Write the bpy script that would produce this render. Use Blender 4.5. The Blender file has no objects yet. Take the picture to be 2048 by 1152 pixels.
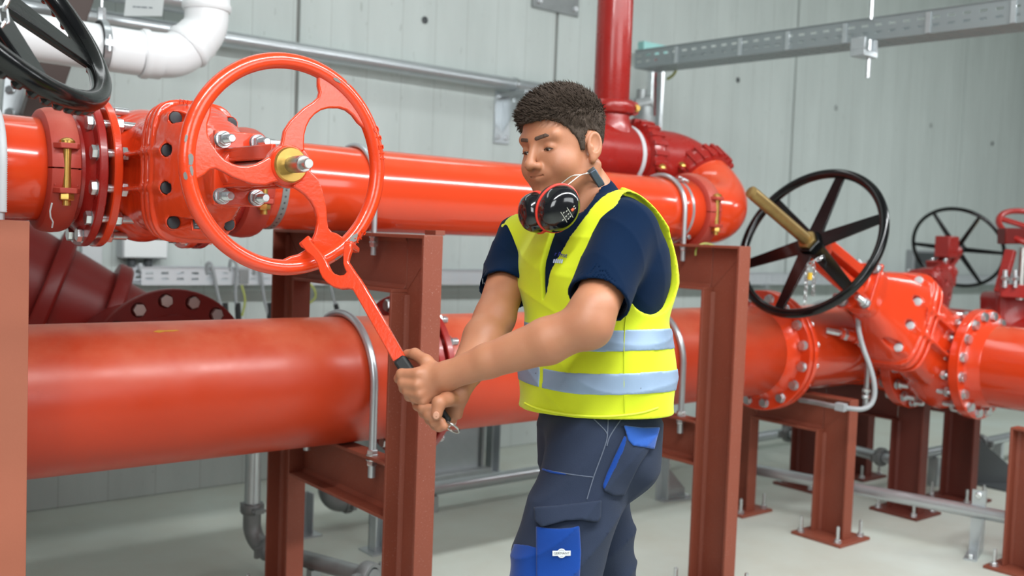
import bpy, bmesh, math, random
import numpy as np
from math import sin, cos, pi, radians, atan2, sqrt, hypot
from mathutils import Matrix, Vector, noise as mnoise
random.seed(7)
rng = np.random.default_rng(7)
SC = bpy.context.scene
COL = SC.collection

# ---------------------------------------------------------------- camera
CAMH, FPX = 1.39, 1966.0
def _basis(yaw, pitch, roll):
    f = np.array([sin(yaw)*cos(pitch), cos(yaw)*cos(pitch), -sin(pitch)])
    r = np.array([cos(yaw), -sin(yaw), 0.0]); d = np.cross(f, r)
    c, s = cos(roll), sin(roll)
    return np.array([c*r+s*d, -s*r+c*d, f])
CB = _basis(radians(38.767), radians(3.056), radians(-2.130))
CAM = np.array([0, 0, CAMH])
cam = bpy.data.cameras.new('camera'); camo = bpy.data.objects.new('camera', cam); COL.objects.link(camo)
M = Matrix.Identity(4)
for i in range(3):
    M[i][0] = CB[0][i]; M[i][1] = -CB[1][i]; M[i][2] = -CB[2][i]; M[i][3] = CAM[i]
camo.matrix_world = M
cam.sensor_width = 36; cam.lens = FPX*36/2048; cam.clip_start = .05; cam.clip_end = 100
cam.dof.use_dof = True; cam.dof.focus_distance = 2.2; cam.dof.aperture_fstop = 3.0
SC.camera = camo

# ---------------------------------------------------------------- light
SC.view_settings.view_transform = 'Standard'; SC.view_settings.look = 'None'
SC.view_settings.gamma = 1; SC.view_settings.use_curve_mapping = False
SC.view_settings.exposure = -0.25
wd = bpy.data.worlds.new('world'); SC.world = wd; wd.use_nodes = True
wd.node_tree.nodes['Background'].inputs[0].default_value = (.93, .97, 1.0, 1)
wd.node_tree.nodes['Background'].inputs[1].default_value = 0.18
def area(name, loc, sx, sy, power, target=None, color=(.95, .99, 1.0)):
    l = bpy.data.lights.new(name, 'AREA'); l.shape = 'RECTANGLE'; l.size = sx; l.size_y = sy
    l.energy = power; l.color = color
    o = bpy.data.objects.new(name, l); COL.objects.link(o); o.location = loc
    d = Vector(target)-Vector(loc) if target else Vector((0, 0, -1))
    o.rotation_euler = d.to_track_quat('-Z', 'Y').to_euler()
    return o
area('strip_lamp', (2.2, .15, 3.5), 7.0, .16, 320, (2.2, 1.6, 0))
area('strip_lamp', (8.5, .6, 3.5), 4.0, .16, 110, (8.5, 2.2, 0))
area('ceiling_lamp', (1.8, 3.6, 3.9), 5.0, .3, 26)
area('fill_light', (2.4, -3.2, 2.7), 3.5, 1.6, 105, (1.8, 2.4, 1.0))  # unseen soft frontal light for surfaces facing the camera, not a window
area('fill_light', (-1.9, -.7, 2.5), 1.6, 1.4, 62, (1.4, 1.6, 1.5))  # unseen fill added to brighten the man's face

# ---------------------------------------------------------------- helpers
def V3(*a): return np.array(a, float)
def ray(x, y): return np.array([(x-1024)/FPX, (y-576)/FPX, 1.0]) @ CB
def W(px, py, depth): return CAM + ray(px, py)*depth          # a point seen at a pixel, at a depth
def at(px, py, ax, val):                                       # a point seen at a pixel, on the plane axis = val
    d = ray(px, py); return CAM + d*((val-CAM[ax])/d[ax])
def nrm(v): v = np.asarray(v, float); return v/np.linalg.norm(v)
def frame(axis, up=None):                                      # u, v, w with w along axis
    w = nrm(axis)
    if up is None: up = (0, 0, 1) if abs(w[2]) < .9 else (1, 0, 0)
    u = nrm(np.cross(up, w)); v = np.cross(w, u)
    return u, v, w
class MB:
    def __init__(s): s.v = []; s.f = []; s.m = []
    def add(s, vs, fs, mi=0):
        b = len(s.v); s.v.extend([tuple(map(float, p)) for p in vs])
        s.f.extend([tuple(i+b for i in f) for f in fs]); s.m.extend([mi]*len(fs)); return s
    def hexa(s, p, mi=0):   # 8 points: bottom ring 0-3, top ring 4-7
        return s.add(p, [(3, 2, 1, 0), (4, 5, 6, 7), (0, 1, 5, 4), (1, 2, 6, 5), (2, 3, 7, 6), (3, 0, 4, 7)], mi)
    def box(s, lo, hi, mi=0):
        x0, y0, z0 = lo; x1, y1, z1 = hi
        return s.hexa([(x0, y0, z0), (x1, y0, z0), (x1, y1, z0), (x0, y1, z0), (x0, y0, z1), (x1, y0, z1), (x1, y1, z1), (x0, y1, z1)], mi)
    def bar(s, p0, p1, w, h, up=None, mi=0, w1=None, h1=None):
        p0, p1 = V3(*p0), V3(*p1); u, v, a = frame(p1-p0, up)
        w1 = w if w1 is None else w1; h1 = h if h1 is None else h1
        q = [p0+u*x*w/2+v*y*h/2 for x, y in ((-1, -1), (1, -1), (1, 1), (-1, 1))]
        q += [p1+u*x*w1/2+v*y*h1/2 for x, y in ((-1, -1), (1, -1), (1, 1), (-1, 1))]
        return s.hexa(q, mi)
    def lathe(s, o, axis, prof, n=32, mi=0, cap=True, up=None, a0=0, a1=2*pi):
        o = V3(*o); u, v, w = frame(axis, up); full = abs(a1-a0-2*pi) < 1e-6
        k = n if full else n+1; vs = []
        for t, r in prof:
            for i in range(k):
                a = a0+(a1-a0)*i/n; vs.append(o+w*t+(u*cos(a)+v*sin(a))*r)
        fs = []
        for j in range(len(prof)-1):
            for i in range(n):
                i2 = (i+1) % k; fs.append((j*k+i, j*k+i2, (j+1)*k+i2, (j+1)*k+i))
        if cap and full:
            fs.append(tuple(range(k-1, -1, -1))); fs.append(tuple((len(prof)-1)*k+i for i in range(k)))
        return s.add(vs, fs, mi)
    def cyl(s, p0, p1, r, r1=None, n=24, mi=0, up=None):
        p0, p1 = V3(*p0), V3(*p1); L = np.linalg.norm(p1-p0)
        return s.lathe(p0, p1-p0, [(0, r), (L, r if r1 is None else r1)], n, mi, True, up)
    def ring(s, o, axis, ri, ro, t, n=48, mi=0):   # flat ring of thickness t along axis
        return s.lathe(o, axis, [(0, ri), (0, ro), (t, ro), (t, ri), (0, ri)], n, mi, False)
    def tube(s, pts, r, n=12, closed=False, mi=0, up=None, flat=1.0):
        pts = [V3(*p) for p in pts]; N = len(pts); rs = r if hasattr(r, '__len__') else [r]*N
        vs = []; prev = None
        for i, p in enumerate(pts):
            a = pts[(i-1) % N] if (closed or i > 0) else p
            b = pts[(i+1) % N] if (closed or i < N-1) else p
            t = nrm(b-a)
            if prev is None: u, v, _ = frame(t, up)
            else:
                u = prev-t*np.dot(prev, t); u = nrm(u); v = np.cross(t, u)
            prev = u
            for j in range(n):
                an = 2*pi*j/n; vs.append(p+(u*cos(an)+v*sin(an)*flat)*rs[i])
        fs = []
        for i in range(N if closed else N-1):
            i2 = (i+1) % N
            for j in range(n):
                j2 = (j+1) % n; fs.append((i*n+j, i*n+j2, i2*n+j2, i2*n+j))
        if not closed:
            fs.append(tuple(range(n-1, -1, -1))); fs.append(tuple((N-1)*n+j for j in range(n)))
        return s.add(vs, fs, mi)
    def torus(s, c, axis, R, r, n=64, m=14, mi=0, flat=1.0):
        c = V3(*c); u, v, w = frame(axis); vs = []; fs = []
        for i in range(n):
            a = 2*pi*i/n; d = u*cos(a)+v*sin(a)
            for j in range(m):
                b = 2*pi*j/m; vs.append(c+d*(R+r*cos(b))+w*r*sin(b)*flat)
        for i in range(n):
            for j in range(m):
                i2, j2 = (i+1) % n, (j+1) % m; fs.append((i*m+j, i2*m+j, i2*m+j2, i*m+j2))
        return s.add(vs, fs, mi)
    def prism(s, poly, o, u, v, t, mi=0):            # polygon (a, b) in u, v at o, extruded by the vector t
        o, u, v, t = V3(*o), V3(*u), V3(*v), V3(*t); n = len(poly)
        ar = sum(poly[i][0]*poly[(i+1) % n][1]-poly[(i+1) % n][0]*poly[i][1] for i in range(n))
        if ar*np.dot(np.cross(u, v), t) < 0: poly = poly[::-1]
        vs = [o+u*a+v*b for a, b in poly]; vs += [p+t for p in vs]
        fs = [tuple(range(n-1, -1, -1)), tuple(range(n, 2*n))]+[(i, (i+1) % n, n+(i+1) % n, n+i) for i in range(n)]
        return s.add(vs, fs, mi)
    def loft(s, rings, mi=0, cap=True):
        n = len(rings[0]); vs = [p for r in rings for p in r]; fs = []
        for j in range(len(rings)-1):
            for i in range(n):
                i2 = (i+1) % n; fs.append((j*n+i, j*n+i2, (j+1)*n+i2, (j+1)*n+i))
        if cap: fs.append(tuple(range(n-1, -1, -1))); fs.append(tuple((len(rings)-1)*n+i for i in range(n)))
        return s.add(vs, fs, mi)
    def hexnut(s, o, axis, r, t, mi=0, up=None, bore=True):
        s.lathe(o, axis, [(0, r*.96), (t*.12, r), (t*.85, r), (t, r*.88)], 6, mi, True, up); return s

def root_of(o): return o.parent if o.parent else None
def origin(o):
    p = np.zeros(3)
    while o is not None: p = p+np.array(o.location); o = o.parent
    return p
def setp(o, label=None, cat=None, group=None, kind=None):
    if label: o['label'] = label
    if cat: o['category'] = cat
    if group: o['group'] = group
    if kind: o['kind'] = kind
    return o
def obj(name, mb, mats, parent=None, label=None, cat=None, group=None, kind=None, bevel=0, ang=35, seg=2, fix=False):
    me = bpy.data.meshes.new(name)
    org = origin(parent) if parent is not None else np.zeros(3)
    vs = np.array(mb.v, float)
    loc = np.zeros(3)
    if parent is None:
        loc = (vs.min(0)+vs.max(0))/2; loc[2] = vs[:, 2].min()
    me.from_pydata([tuple(p) for p in vs-org-loc], [], mb.f)
    mats = mats if isinstance(mats, (list, tuple)) else [mats]
    for m in mats: me.materials.append(m)
    if len(mats) > 1: me.polygons.foreach_set('material_index', mb.m)
    if fix:
        b = bmesh.new(); b.from_mesh(me); bmesh.ops.recalc_face_normals(b, faces=b.faces); b.to_mesh(me); b.free()
    me.shade_smooth(); me.set_sharp_from_angle(angle=radians(ang)); me.update()
    o = bpy.data.objects.new(name, me); COL.objects.link(o); o.location = loc
    if parent is not None: o.parent = parent
    if bevel:
        bm = o.modifiers.new('bevel', 'BEVEL'); bm.width = bevel; bm.segments = seg; bm.limit_method = 'ANGLE'; bm.angle_limit = radians(40)
        bm.harden_normals = False
    return setp(o, label, cat, group, kind)
def thing(name, label, cat, loc, group=None):
    o = bpy.data.objects.new(name, None); COL.objects.link(o); o.location = tuple(map(float, loc)); o.empty_display_size = .1
    return setp(o, label, cat, group)
def inst(name, src, parent, pos, axis, up=None):              # an object that shares SRC's mesh, its local z along axis
    o = src.copy() if isinstance(src, bpy.types.Object) else bpy.data.objects.new(name, src)
    o.name = name; COL.objects.link(o)
    u, v, w = frame(axis, up); m = Matrix.Identity(4); p = V3(*pos)-(origin(parent) if parent else 0)
    for i in range(3): m[i][0] = u[i]; m[i][1] = v[i]; m[i][2] = w[i]; m[i][3] = p[i]
    if parent: o.parent = parent
    o.matrix_local = m
    return o
def mesh_only(name, mb, mats, ang=35):
    me = bpy.data.meshes.new(name); me.from_pydata(mb.v, [], mb.f)
    mats = mats if isinstance(mats, (list, tuple)) else [mats]
    for m in mats: me.materials.append(m)
    if len(mats) > 1: me.polygons.foreach_set('material_index', mb.m)
    me.shade_smooth(); me.set_sharp_from_angle(angle=radians(ang)); me.update(); return me
def text_mb(txt, size, o, u, v, depth=.0006, align='CENTER', mi=0, font_scale=1.0, mb=None):
    cu = bpy.data.curves.new('t', 'FONT'); cu.body = txt; cu.size = size; cu.extrude = depth; cu.align_x = align; cu.align_y = 'CENTER'
    cu.resolution_u = 3
    to = bpy.data.objects.new('t', cu); COL.objects.link(to)
    me = bpy.data.meshes.new_from_object(to.evaluated_get(bpy.context.evaluated_depsgraph_get()))
    mb = mb or MB(); o, u, v = V3(*o), nrm(u), nrm(v); w = np.cross(u, v)
    mb.add([o+u*p.co[0]*font_scale+v*p.co[1]+w*p.co[2] for p in me.vertices], [tuple(p.vertices) for p in me.polygons], mi)
    bpy.data.objects.remove(to); bpy.data.curves.remove(cu); bpy.data.meshes.remove(me)
    return mb
def arc(c, e1, e2, r, a0, a1, n):
    c, e1, e2 = V3(*c), V3(*e1), V3(*e2)
    return [c+e1*r*cos(a0+(a1-a0)*i/n)+e2*r*sin(a0+(a1-a0)*i/n) for i in range(n+1)]

# ---------------------------------------------------------------- materials
def lin(c): return tuple(((x/255)/12.92 if x/255 <= .04045 else ((x/255+.055)/1.055)**2.4) for x in c)+(1,)
MATS = {}
def mat(name, rgb, rough=.5, metal=0, coat=0, var=None, vscale=4, vamt=.5, bump=0, bscale=80, rvar=0, spec=.5, stretch=(1, 1, 1), sheen=0, sss=0, dust=None, speck=None):
    """Principled paint: base colour drifting towards VAR by noise, relief by BUMP, dust on upward faces by DUST, specks by SPECK"""
    m = bpy.data.materials.new(name); m.use_nodes = True; nt = m.node_tree; N = nt.nodes; L = nt.links
    b = N['Principled BSDF']; b.inputs['Base Color'].default_value = lin(rgb); b.inputs['Roughness'].default_value = rough
    b.inputs['Metallic'].default_value = metal; b.inputs['Coat Weight'].default_value = coat; b.inputs['Coat Roughness'].default_value = .08
    b.inputs['Specular IOR Level'].default_value = spec
    if sheen: b.inputs['Sheen Weight'].default_value = sheen
    if sss: b.inputs['Subsurface Weight'].default_value = sss; b.inputs['Subsurface Radius'].default_value = (1, .35, .2); b.inputs['Subsurface Scale'].default_value = .006
    tc = N.new('ShaderNodeTexCoord'); mp = N.new('ShaderNodeMapping'); mp.inputs['Scale'].default_value = stretch
    L.new(tc.outputs['Object'], mp.inputs['Vector'])
    col = None
    def nz(sc, det=6, rg=.6):
        n = N.new('ShaderNodeTexNoise'); n.inputs['Scale'].default_value = sc; n.inputs['Detail'].default_value = det; n.inputs['Roughness'].default_value = rg
        L.new(mp.outputs[0], n.inputs['Vector']); return n
    def rmp(src, a, c):
        r = N.new('ShaderNodeMapRange'); r.inputs[1].default_value = a; r.inputs[2].default_value = c; L.new(src, r.inputs[0]); return r.outputs[0]
    def mix(fac, a, c):
        x = N.new('ShaderNodeMix'); x.data_type = 'RGBA'
        L.new(fac, x.inputs[0])
        if isinstance(a, tuple): x.inputs[6].default_value = a
        else: L.new(a, x.inputs[6])
        x.inputs[7].default_value = c; return x.outputs[2]
    if var is not None:
        f = rmp(nz(vscale).outputs['Fac'], .5-.28, .5+.28)
        mu = N.new('ShaderNodeMath'); mu.operation = 'MULTIPLY'; mu.inputs[1].default_value = vamt; L.new(f, mu.inputs[0])
        col = mix(mu.outputs[0], lin(rgb), lin(var))
    if speck is not None:
        f = rmp(nz(speck[1], 3, .7).outputs['Fac'], speck[2], speck[2]+.03)
        col = mix(f, col if col is not None else lin(rgb), lin(speck[0]))
    if dust is not None:   # settled dust: lies on faces that look up, wherever they are lit from
        g = N.new('ShaderNodeNewGeometry'); sp = N.new('ShaderNodeSeparateXYZ'); L.new(g.outputs['Normal'], sp.inputs[0])
        f = rmp(sp.outputs[2], dust[1], 1.0)
        n2 = rmp(nz(6).outputs['Fac'], .25, .6)
        mu = N.new('ShaderNodeMath'); mu.operation = 'MULTIPLY'; L.new(f, mu.inputs[0]); L.new(n2, mu.inputs[1])
        mu2 = N.new('ShaderNodeMath'); mu2.operation = 'MULTIPLY'; L.new(mu.outputs[0], mu2.inputs[0]); mu2.inputs[1].default_value = dust[2]
        col = mix(mu2.outputs[0], col if col is not None else lin(rgb), lin(dust[0]))
    if col is not None: L.new(col, b.inputs['Base Color'])
    if rvar:
        f = N.new('ShaderNodeMapRange'); f.inputs[3].default_value = max(0, rough-rvar); f.inputs[4].default_value = min(1, rough+rvar)
        f.inputs[1].default_value = .3; f.inputs[2].default_value = .7
        L.new(nz(9).outputs['Fac'], f.inputs[0]); L.new(f.outputs[0], b.inputs['Roughness'])
    if bump:
        bp = N.new('ShaderNodeBump'); bp.inputs['Strength'].default_value = bump; bp.inputs['Distance'].default_value = .002
        L.new(nz(bscale, 4).outputs['Fac'], bp.inputs['Height']); L.new(bp.outputs[0], b.inputs['Normal'])
    MATS[name] = m; return m
RED = mat('orange_red_paint', (218, 64, 26), .22, coat=.5, var=(206, 54, 22), bump=.25, bscale=120, rvar=.06)
REDPIPE = mat('orange_red_pipe', (210, 64, 28), .17, coat=.3, var=(198, 57, 25), vscale=3, dust=((222, 126, 90), .45, .35))
DUSTPIPE = mat('dusty_red_pipe', (192, 60, 27), .36, var=(172, 50, 23), vscale=2.5, vamt=.6, rvar=.07, dust=((212, 118, 88), .2, .75))
CAST = mat('dull_cast_red', (172, 58, 44), .5, var=(150, 46, 34), vscale=8, bump=.25, bscale=60, dust=((196, 124, 104), .3, .6))
DKRED = mat('deep_red_paint', (158, 34, 28), .3, coat=.2, var=(132, 26, 24), bump=.2, bscale=90, rvar=.08)
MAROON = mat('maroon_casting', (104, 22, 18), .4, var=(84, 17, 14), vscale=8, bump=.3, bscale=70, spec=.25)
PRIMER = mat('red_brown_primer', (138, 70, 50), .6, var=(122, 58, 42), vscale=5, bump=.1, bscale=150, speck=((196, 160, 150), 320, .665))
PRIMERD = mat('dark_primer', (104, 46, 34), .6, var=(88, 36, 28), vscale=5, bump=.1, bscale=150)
ZINC = mat('galvanised_steel', (196, 201, 204), .3, .7, var=(176, 182, 185), vscale=14)
ZINCD = mat('dull_galvanised', (150, 154, 154), .5, .6, var=(120, 124, 124), vscale=25, rvar=.1)
BRIGHT = mat('bright_zinc_bolt', (222, 224, 226), .25, .9, var=(185, 190, 192), vscale=60)
STEEL = mat('machined_steel', (190, 188, 184), .3, .95)
BRASS = mat('yellow_brass', (206, 168, 92), .3, .9, var=(170, 130, 60), vscale=40)
OLDBRASS = mat('dull_brass', (168, 140, 88), .42, .8, var=(130, 106, 64), vscale=30)
BLACKP = mat('black_gloss_paint', (9, 10, 11), .16, spec=.45, var=(16, 17, 18), vscale=20, bump=.12, bscale=60)
CAPBLK = mat('black_plastic_cap', (42, 44, 48), .55, var=(60, 62, 66), vscale=60)
RUBBER = mat('black_rubber', (30, 31, 32), .6)
WHITEP = mat('white_plastic_pipe', (238, 239, 240), .3)
WHITE = mat('white_label', (224, 228, 228), .5)
GREYPL = mat('grey_plastic', (150, 154, 156), .45)
LTGREY = mat('light_grey_plastic', (196, 200, 202), .45)
CHIP = mat('bare_iron', (128, 126, 122), .5, .5)
DARKGREY = mat('dark_grey_metal', (70, 74, 76), .5)
INK = mat('dark_ink', (30, 34, 60), .5)
GREYINK = mat('grey_ink', (130, 138, 144), .5)
CONC = mat('cast_concrete', (200, 208, 205), .85, var=(178, 186, 183), vscale=1.6, vamt=.75, bump=.3, bscale=40, stretch=(3.2, 3.2, .55), speck=((166, 173, 169), 16, .68))
CONCB = mat('concrete_backing', (140, 140, 136), .9)
FLOORM = mat('floor_screed', (202, 212, 205), .6, var=(176, 170, 152), vscale=1.4, vamt=.7, bump=.15, bscale=60, speck=((170, 128, 100), 2.2, .74))
YELLOWGREEN = mat('earth_cable_sheath', (158, 166, 84), .5)
# ---------------------------------------------------------------- solid modelling by distance fields (castings, cloth, the figure)
def smin(a, b, k):
    if k <= 0: return np.minimum(a, b)
    h = np.clip(.5+.5*(b-a)/k, 0, 1); return b+(a-b)*h-k*h*(1-h)
def smax(a, b, k): return -smin(-a, -b, k)
def d_cone(p, a, b, ra, rb):
    a, b = V3(*a).astype(np.float32), V3(*b).astype(np.float32); ba = b-a; q = p-a
    t = np.clip((q@ba)/max(1e-9, float(ba@ba)), 0, 1); q = q-t[:, None]*ba
    return np.sqrt((q*q).sum(1))-(ra+t*(rb-ra))
def d_ell(p, c, R, r):           # R rows = local axes
    q = (p-V3(*c).astype(np.float32))@np.asarray(R, np.float32).T; r = np.asarray(r, np.float32)
    k0 = np.sqrt(((q/r)**2).sum(1)); k1 = np.sqrt(((q/(r*r))**2).sum(1))+1e-6
    return k0*(k0-1)/k1
def d_box(p, c, R, h, r=.01):
    q = np.abs((p-V3(*c).astype(np.float32))@np.asarray(R, np.float32).T)-(np.asarray(h, np.float32)-r)
    return np.sqrt((np.maximum(q, 0)**2).sum(1))+np.minimum(q.max(1), 0)-r
def d_econe(p, a, b, u, wa, wb):  # bone a-b with an elliptic section: half widths along u and across it
    a, b = V3(*a), V3(*b); ba = b-a; L2 = float(ba@ba); e = ba/sqrt(L2); u = nrm(np.asarray(u)-e*np.dot(u, e)); w = np.cross(e, u)
    q = p-a.astype(np.float32); t = np.clip((q@ba.astype(np.float32))/L2, 0, 1)
    q = q-t[:, None]*ba.astype(np.float32)
    ru = wa[0]+t*(wb[0]-wa[0]); rw = wa[1]+t*(wb[1]-wa[1]); rm = np.minimum(ru, rw)
    k = np.sqrt((q@u.astype(np.float32)/ru)**2+(q@w.astype(np.float32)/rw)**2+(q@e.astype(np.float32)/rm)**2)
    return (k-1)*rm
def d_poly(x, y, poly):           # signed distance to a polygon, negative inside
    d = np.full(x.shape, 1e9, np.float32); ins = np.zeros(x.shape, bool); n = len(poly)
    for i in range(n):
        ax, ay = poly[i]; bx, by = poly[(i+1) % n]; ex, ey = bx-ax, by-ay
        t = np.clip(((x-ax)*ex+(y-ay)*ey)/(ex*ex+ey*ey), 0, 1)
        d = np.minimum(d, (x-ax-t*ex)**2+(y-ay-t*ey)**2)
        c = ((ay > y) != (by > y)) & (x < (bx-ax)*(y-ay)/(by-ay+1e-12)+ax); ins ^= c
    return np.where(ins, -1, 1)*np.sqrt(d)
def ripple(p, k, seed=0, dirs=5):
    r = np.random.default_rng(seed); s = 0
    for i in range(dirs):
        d = r.normal(size=3); d /= np.linalg.norm(d); s = s+np.sin(p@(d*k*(.7+.6*r.random())).astype(np.float32)+r.random()*6.3)
    return s/dirs
def nets(fn, lo, hi, h, B=8):
    """surface nets: the zero level of fn over the box lo..hi on a lattice of spacing h"""
    lo, hi = np.asarray(lo, float), np.asarray(hi, float)
    nb = np.maximum(1, np.ceil((hi-lo)/(h*B)).astype(int)); n = nb*B+1
    g = [(np.arange(k)+.5)*B*h for k in nb]
    bc = np.stack(np.meshgrid(*g, indexing='ij'), -1).reshape(-1, 3)+lo
    cd = fn(bc.astype(np.float32)); keep = np.abs(cd) < B*h*1.35
    D = np.repeat(np.repeat(np.repeat(np.where(cd < 0, -1, 1).reshape(nb).astype(np.float32), B, 0), B, 1), B, 2)
    D = np.pad(D, ((0, 1), (0, 1), (0, 1)), mode='edge')*h*B
    idx = np.argwhere(keep.reshape(nb))
    o = np.arange(B+1); off = np.stack(np.meshgrid(o, o, o, indexing='ij'), -1).reshape(-1, 3)
    for s in range(0, len(idx), 700):
        ii = (idx[s:s+700]*B)[:, None, :]+off[None]; f = ii.reshape(-1, 3)
        D[f[:, 0], f[:, 1], f[:, 2]] = fn((f*h+lo).astype(np.float32))
    I = D < 0
    c = np.zeros(n-1, np.int8)
    for i in (0, 1):
        for j in (0, 1):
            for k in (0, 1): c += I[i:n[0]-1+i, j:n[1]-1+j, k:n[2]-1+k]
    cells = np.argwhere((c > 0) & (c < 8)); vid = np.full(n-1, -1, np.int32); vid[tuple(cells.T)] = np.arange(len(cells))
    acc = np.zeros((len(cells), 3)); cnt = np.zeros(len(cells))
    cor = [(i, j, k) for i in (0, 1) for j in (0, 1) for k in (0, 1)]
    for a in cor:
        for ax in range(3):
            if a[ax]: continue
            b = list(a); b[ax] = 1
            da = D[tuple((cells+a).T)]; db = D[tuple((cells+b).T)]; m = (da < 0) != (db < 0)
            t = da[m]/(da[m]-db[m]); pt = np.tile(np.array(a, float), (m.sum(), 1)); pt[:, ax] += t
            acc[m] += pt; cnt[m] += 1
    v = (cells+acc/cnt[:, None])*h+lo; F = []
    for ax in range(3):
        sl0 = [slice(None)]*3; sl1 = [slice(None)]*3; sl0[ax] = slice(0, -1); sl1[ax] = slice(1, None)
        a, b = I[tuple(sl0)], I[tuple(sl1)]
        e = np.argwhere(a != b); u, w = (ax+1) % 3, (ax+2) % 3
        e = e[(e[:, u] > 0) & (e[:, w] > 0) & (e[:, u] < n[u]-1) & (e[:, w] < n[w]-1)]
        q = []
        for du, dw in ((-1, -1), (0, -1), (0, 0), (-1, 0)):
            x = e.copy(); x[:, u] += du; x[:, w] += dw; q.append(vid[tuple(x.T)])
        q = np.stack(q, 1); fl = ~a[tuple(e.T)]; q[fl] = q[fl][:, ::-1]; F.append(q)
    return v, np.concatenate(F)
def sdf_obj(name, fn, lo, hi, h, mats, parent, label=None, ang=180, extra=None, smooth=0, matfn=None, kind=None):
    v, f = nets(fn, lo, hi, h)
    if extra is not None:
        for v2, f2 in extra: f = np.concatenate([f, f2+len(v)]); v = np.concatenate([v, v2])
    me = bpy.data.meshes.new(name); org = origin(parent)
    me.vertices.add(len(v)); me.vertices.foreach_set('co', (v-org).astype(np.float32).ravel())
    me.loops.add(len(f)*4); me.loops.foreach_set('vertex_index', f.astype(np.int32).ravel())
    me.polygons.add(len(f)); me.polygons.foreach_set('loop_start', np.arange(0, len(f)*4, 4, dtype=np.int32))
    me.update(calc_edges=True)
    mats = mats if isinstance(mats, (list, tuple)) else [mats]
    for m in mats: me.materials.append(m)
    if matfn is not None: me.polygons.foreach_set('material_index', matfn(v[f].mean(1)).astype(np.int32))
    me.shade_smooth()
    if ang < 180: me.set_sharp_from_angle(angle=radians(ang))
    o = bpy.data.objects.new(name, me); COL.objects.link(o); o.parent = parent
    if smooth:
        s = o.modifiers.new('smooth', 'SMOOTH'); s.factor = .5; s.iterations = smooth
    return setp(o, label, None, None, kind), v
# ---------------------------------------------------------------- the setting
YW = 4.98
fl = MB().box((-6, -4, -.12), (15, YW+.2, 0)); obj('floor', fl, FLOORM, kind='structure')
nt = CONC.node_tree; bs = nt.nodes['Principled BSDF']; lk = bs.inputs['Base Color'].links[0].from_socket      # faint lines where formwork boards met
tcn = nt.nodes.new('ShaderNodeTexCoord'); sx = nt.nodes.new('ShaderNodeSeparateXYZ'); nt.links.new(tcn.outputs['Object'], sx.inputs[0])
def mth(op, a, b=None):
    n = nt.nodes.new('ShaderNodeMath'); n.operation = op
    if isinstance(a, float): n.inputs[0].default_value = a
    else: nt.links.new(a, n.inputs[0])
    if b is not None: n.inputs[1].default_value = b
    return n.outputs[0]
ln = mth('LESS_THAN', mth('FRACT', mth('MULTIPLY', sx.outputs[0], 4.3)), .018)
ln = mth('MULTIPLY', ln, .38); mxn = nt.nodes.new('ShaderNodeMix'); mxn.data_type = 'RGBA'; nt.links.new(ln, mxn.inputs[0]); nt.links.new(lk, mxn.inputs[6]); mxn.inputs[7].default_value = lin((120, 122, 118)); nt.links.new(mxn.outputs[2], bs.inputs['Base Color'])
wall = obj('wall_back', MB().box((-6, YW+.02, 0), (15, YW+.2, 4.3)), CONCB, kind='structure')
joints = [-6, -2.05, .2, 2.442, 4.30, 6.92, 9.737, 12.4, 15]
for i, (a, b) in enumerate(zip(joints[:-1], joints[1:])):      # cast bays, a recessed joint between them
    m = MB().box((a+.011, YW-.002*(i % 3), 0), (b-.011, YW+.021, 4.3)); obj('panel', m, CONC, wall, bevel=.006)
hole = MB().lathe((0, 0, 0), (0, 0, 1), [(0, .022), (.0015, .019), (.0015, .015), (-.003, .012), (-.003, .0)], 12, 0, False)
hm = mesh_only('tie_hole', hole, DARKGREY)
for px, py in ((1672, 216), (1862, 251), (1985, 287), (1476, 160), (850, 40)):
    inst('tie_hole', hm, wall, at(px, py, 1, YW-.005), (0, -1, 0))
obj('wall_right', MB().box((15, -4, 0), (15.2, YW+.2, 4.3)), CONC, kind='structure')
obj('ceiling', MB().box((-6, 2.0, 4.3), (15, YW+.2, 4.5)), CONC, kind='structure')

# ---------------------------------------------------------------- fixings
def bolt_mesh(r, L, head=True, nut_at=None, name='bolt', mt=None, washer=True, stud_out=.0):
    """local z: head below 0, shank up to L, nut from nut_at"""
    m = MB()
    if head: m.hexnut((0, 0, -r*1.25), (0, 0, 1), r*1.72, r*1.25)
    if washer: m.cyl((0, 0, 0), (0, 0, r*.25), r*2.0, n=20)
    m.cyl((0, 0, 0), (0, 0, L-r*.15), r, n=16); m.lathe((0, 0, L-r*.15), (0, 0, 1), [(0, r), (r*.2, r*.8)], 16)
    if nut_at is not None:
        m.cyl((0, 0, nut_at-r*.25), (0, 0, nut_at), r*2.0, n=20); m.hexnut((0, 0, nut_at), (0, 0, 1), r*1.72, r*1.6)
        z = nut_at+r*1.6
        while z < L-r*.3: m.lathe((0, 0, z), (0, 0, 1), [(0, r*.98), (r*.09, r*1.06), (r*.18, r*.98)], 16, 0, False); z += r*.2
    return mesh_only(name, m, mt or BRIGHT)
NUT12 = mesh_only('nut', MB().cyl((0, 0, 0), (0, 0, .003), .0155, n=20).hexnut((0, 0, .003), (0, 0, 1), .0145, .013), BRIGHT)
NUT16 = mesh_only('nut', MB().cyl((0, 0, 0), (0, 0, .004), .02, n=20).hexnut((0, 0, .004), (0, 0, 1), .0185, .016), BRIGHT)
ANCH = mesh_only('anchor_bolt', MB().cyl((0, 0, 0), (0, 0, .003), .018, n=20).hexnut((0, 0, .003), (0, 0, 1), .016, .013).cyl((0, 0, .01), (0, 0, .075), .0075, n=14).cyl((0, 0, .06), (0, 0, .078), .0052, n=12), BRIGHT)

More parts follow.
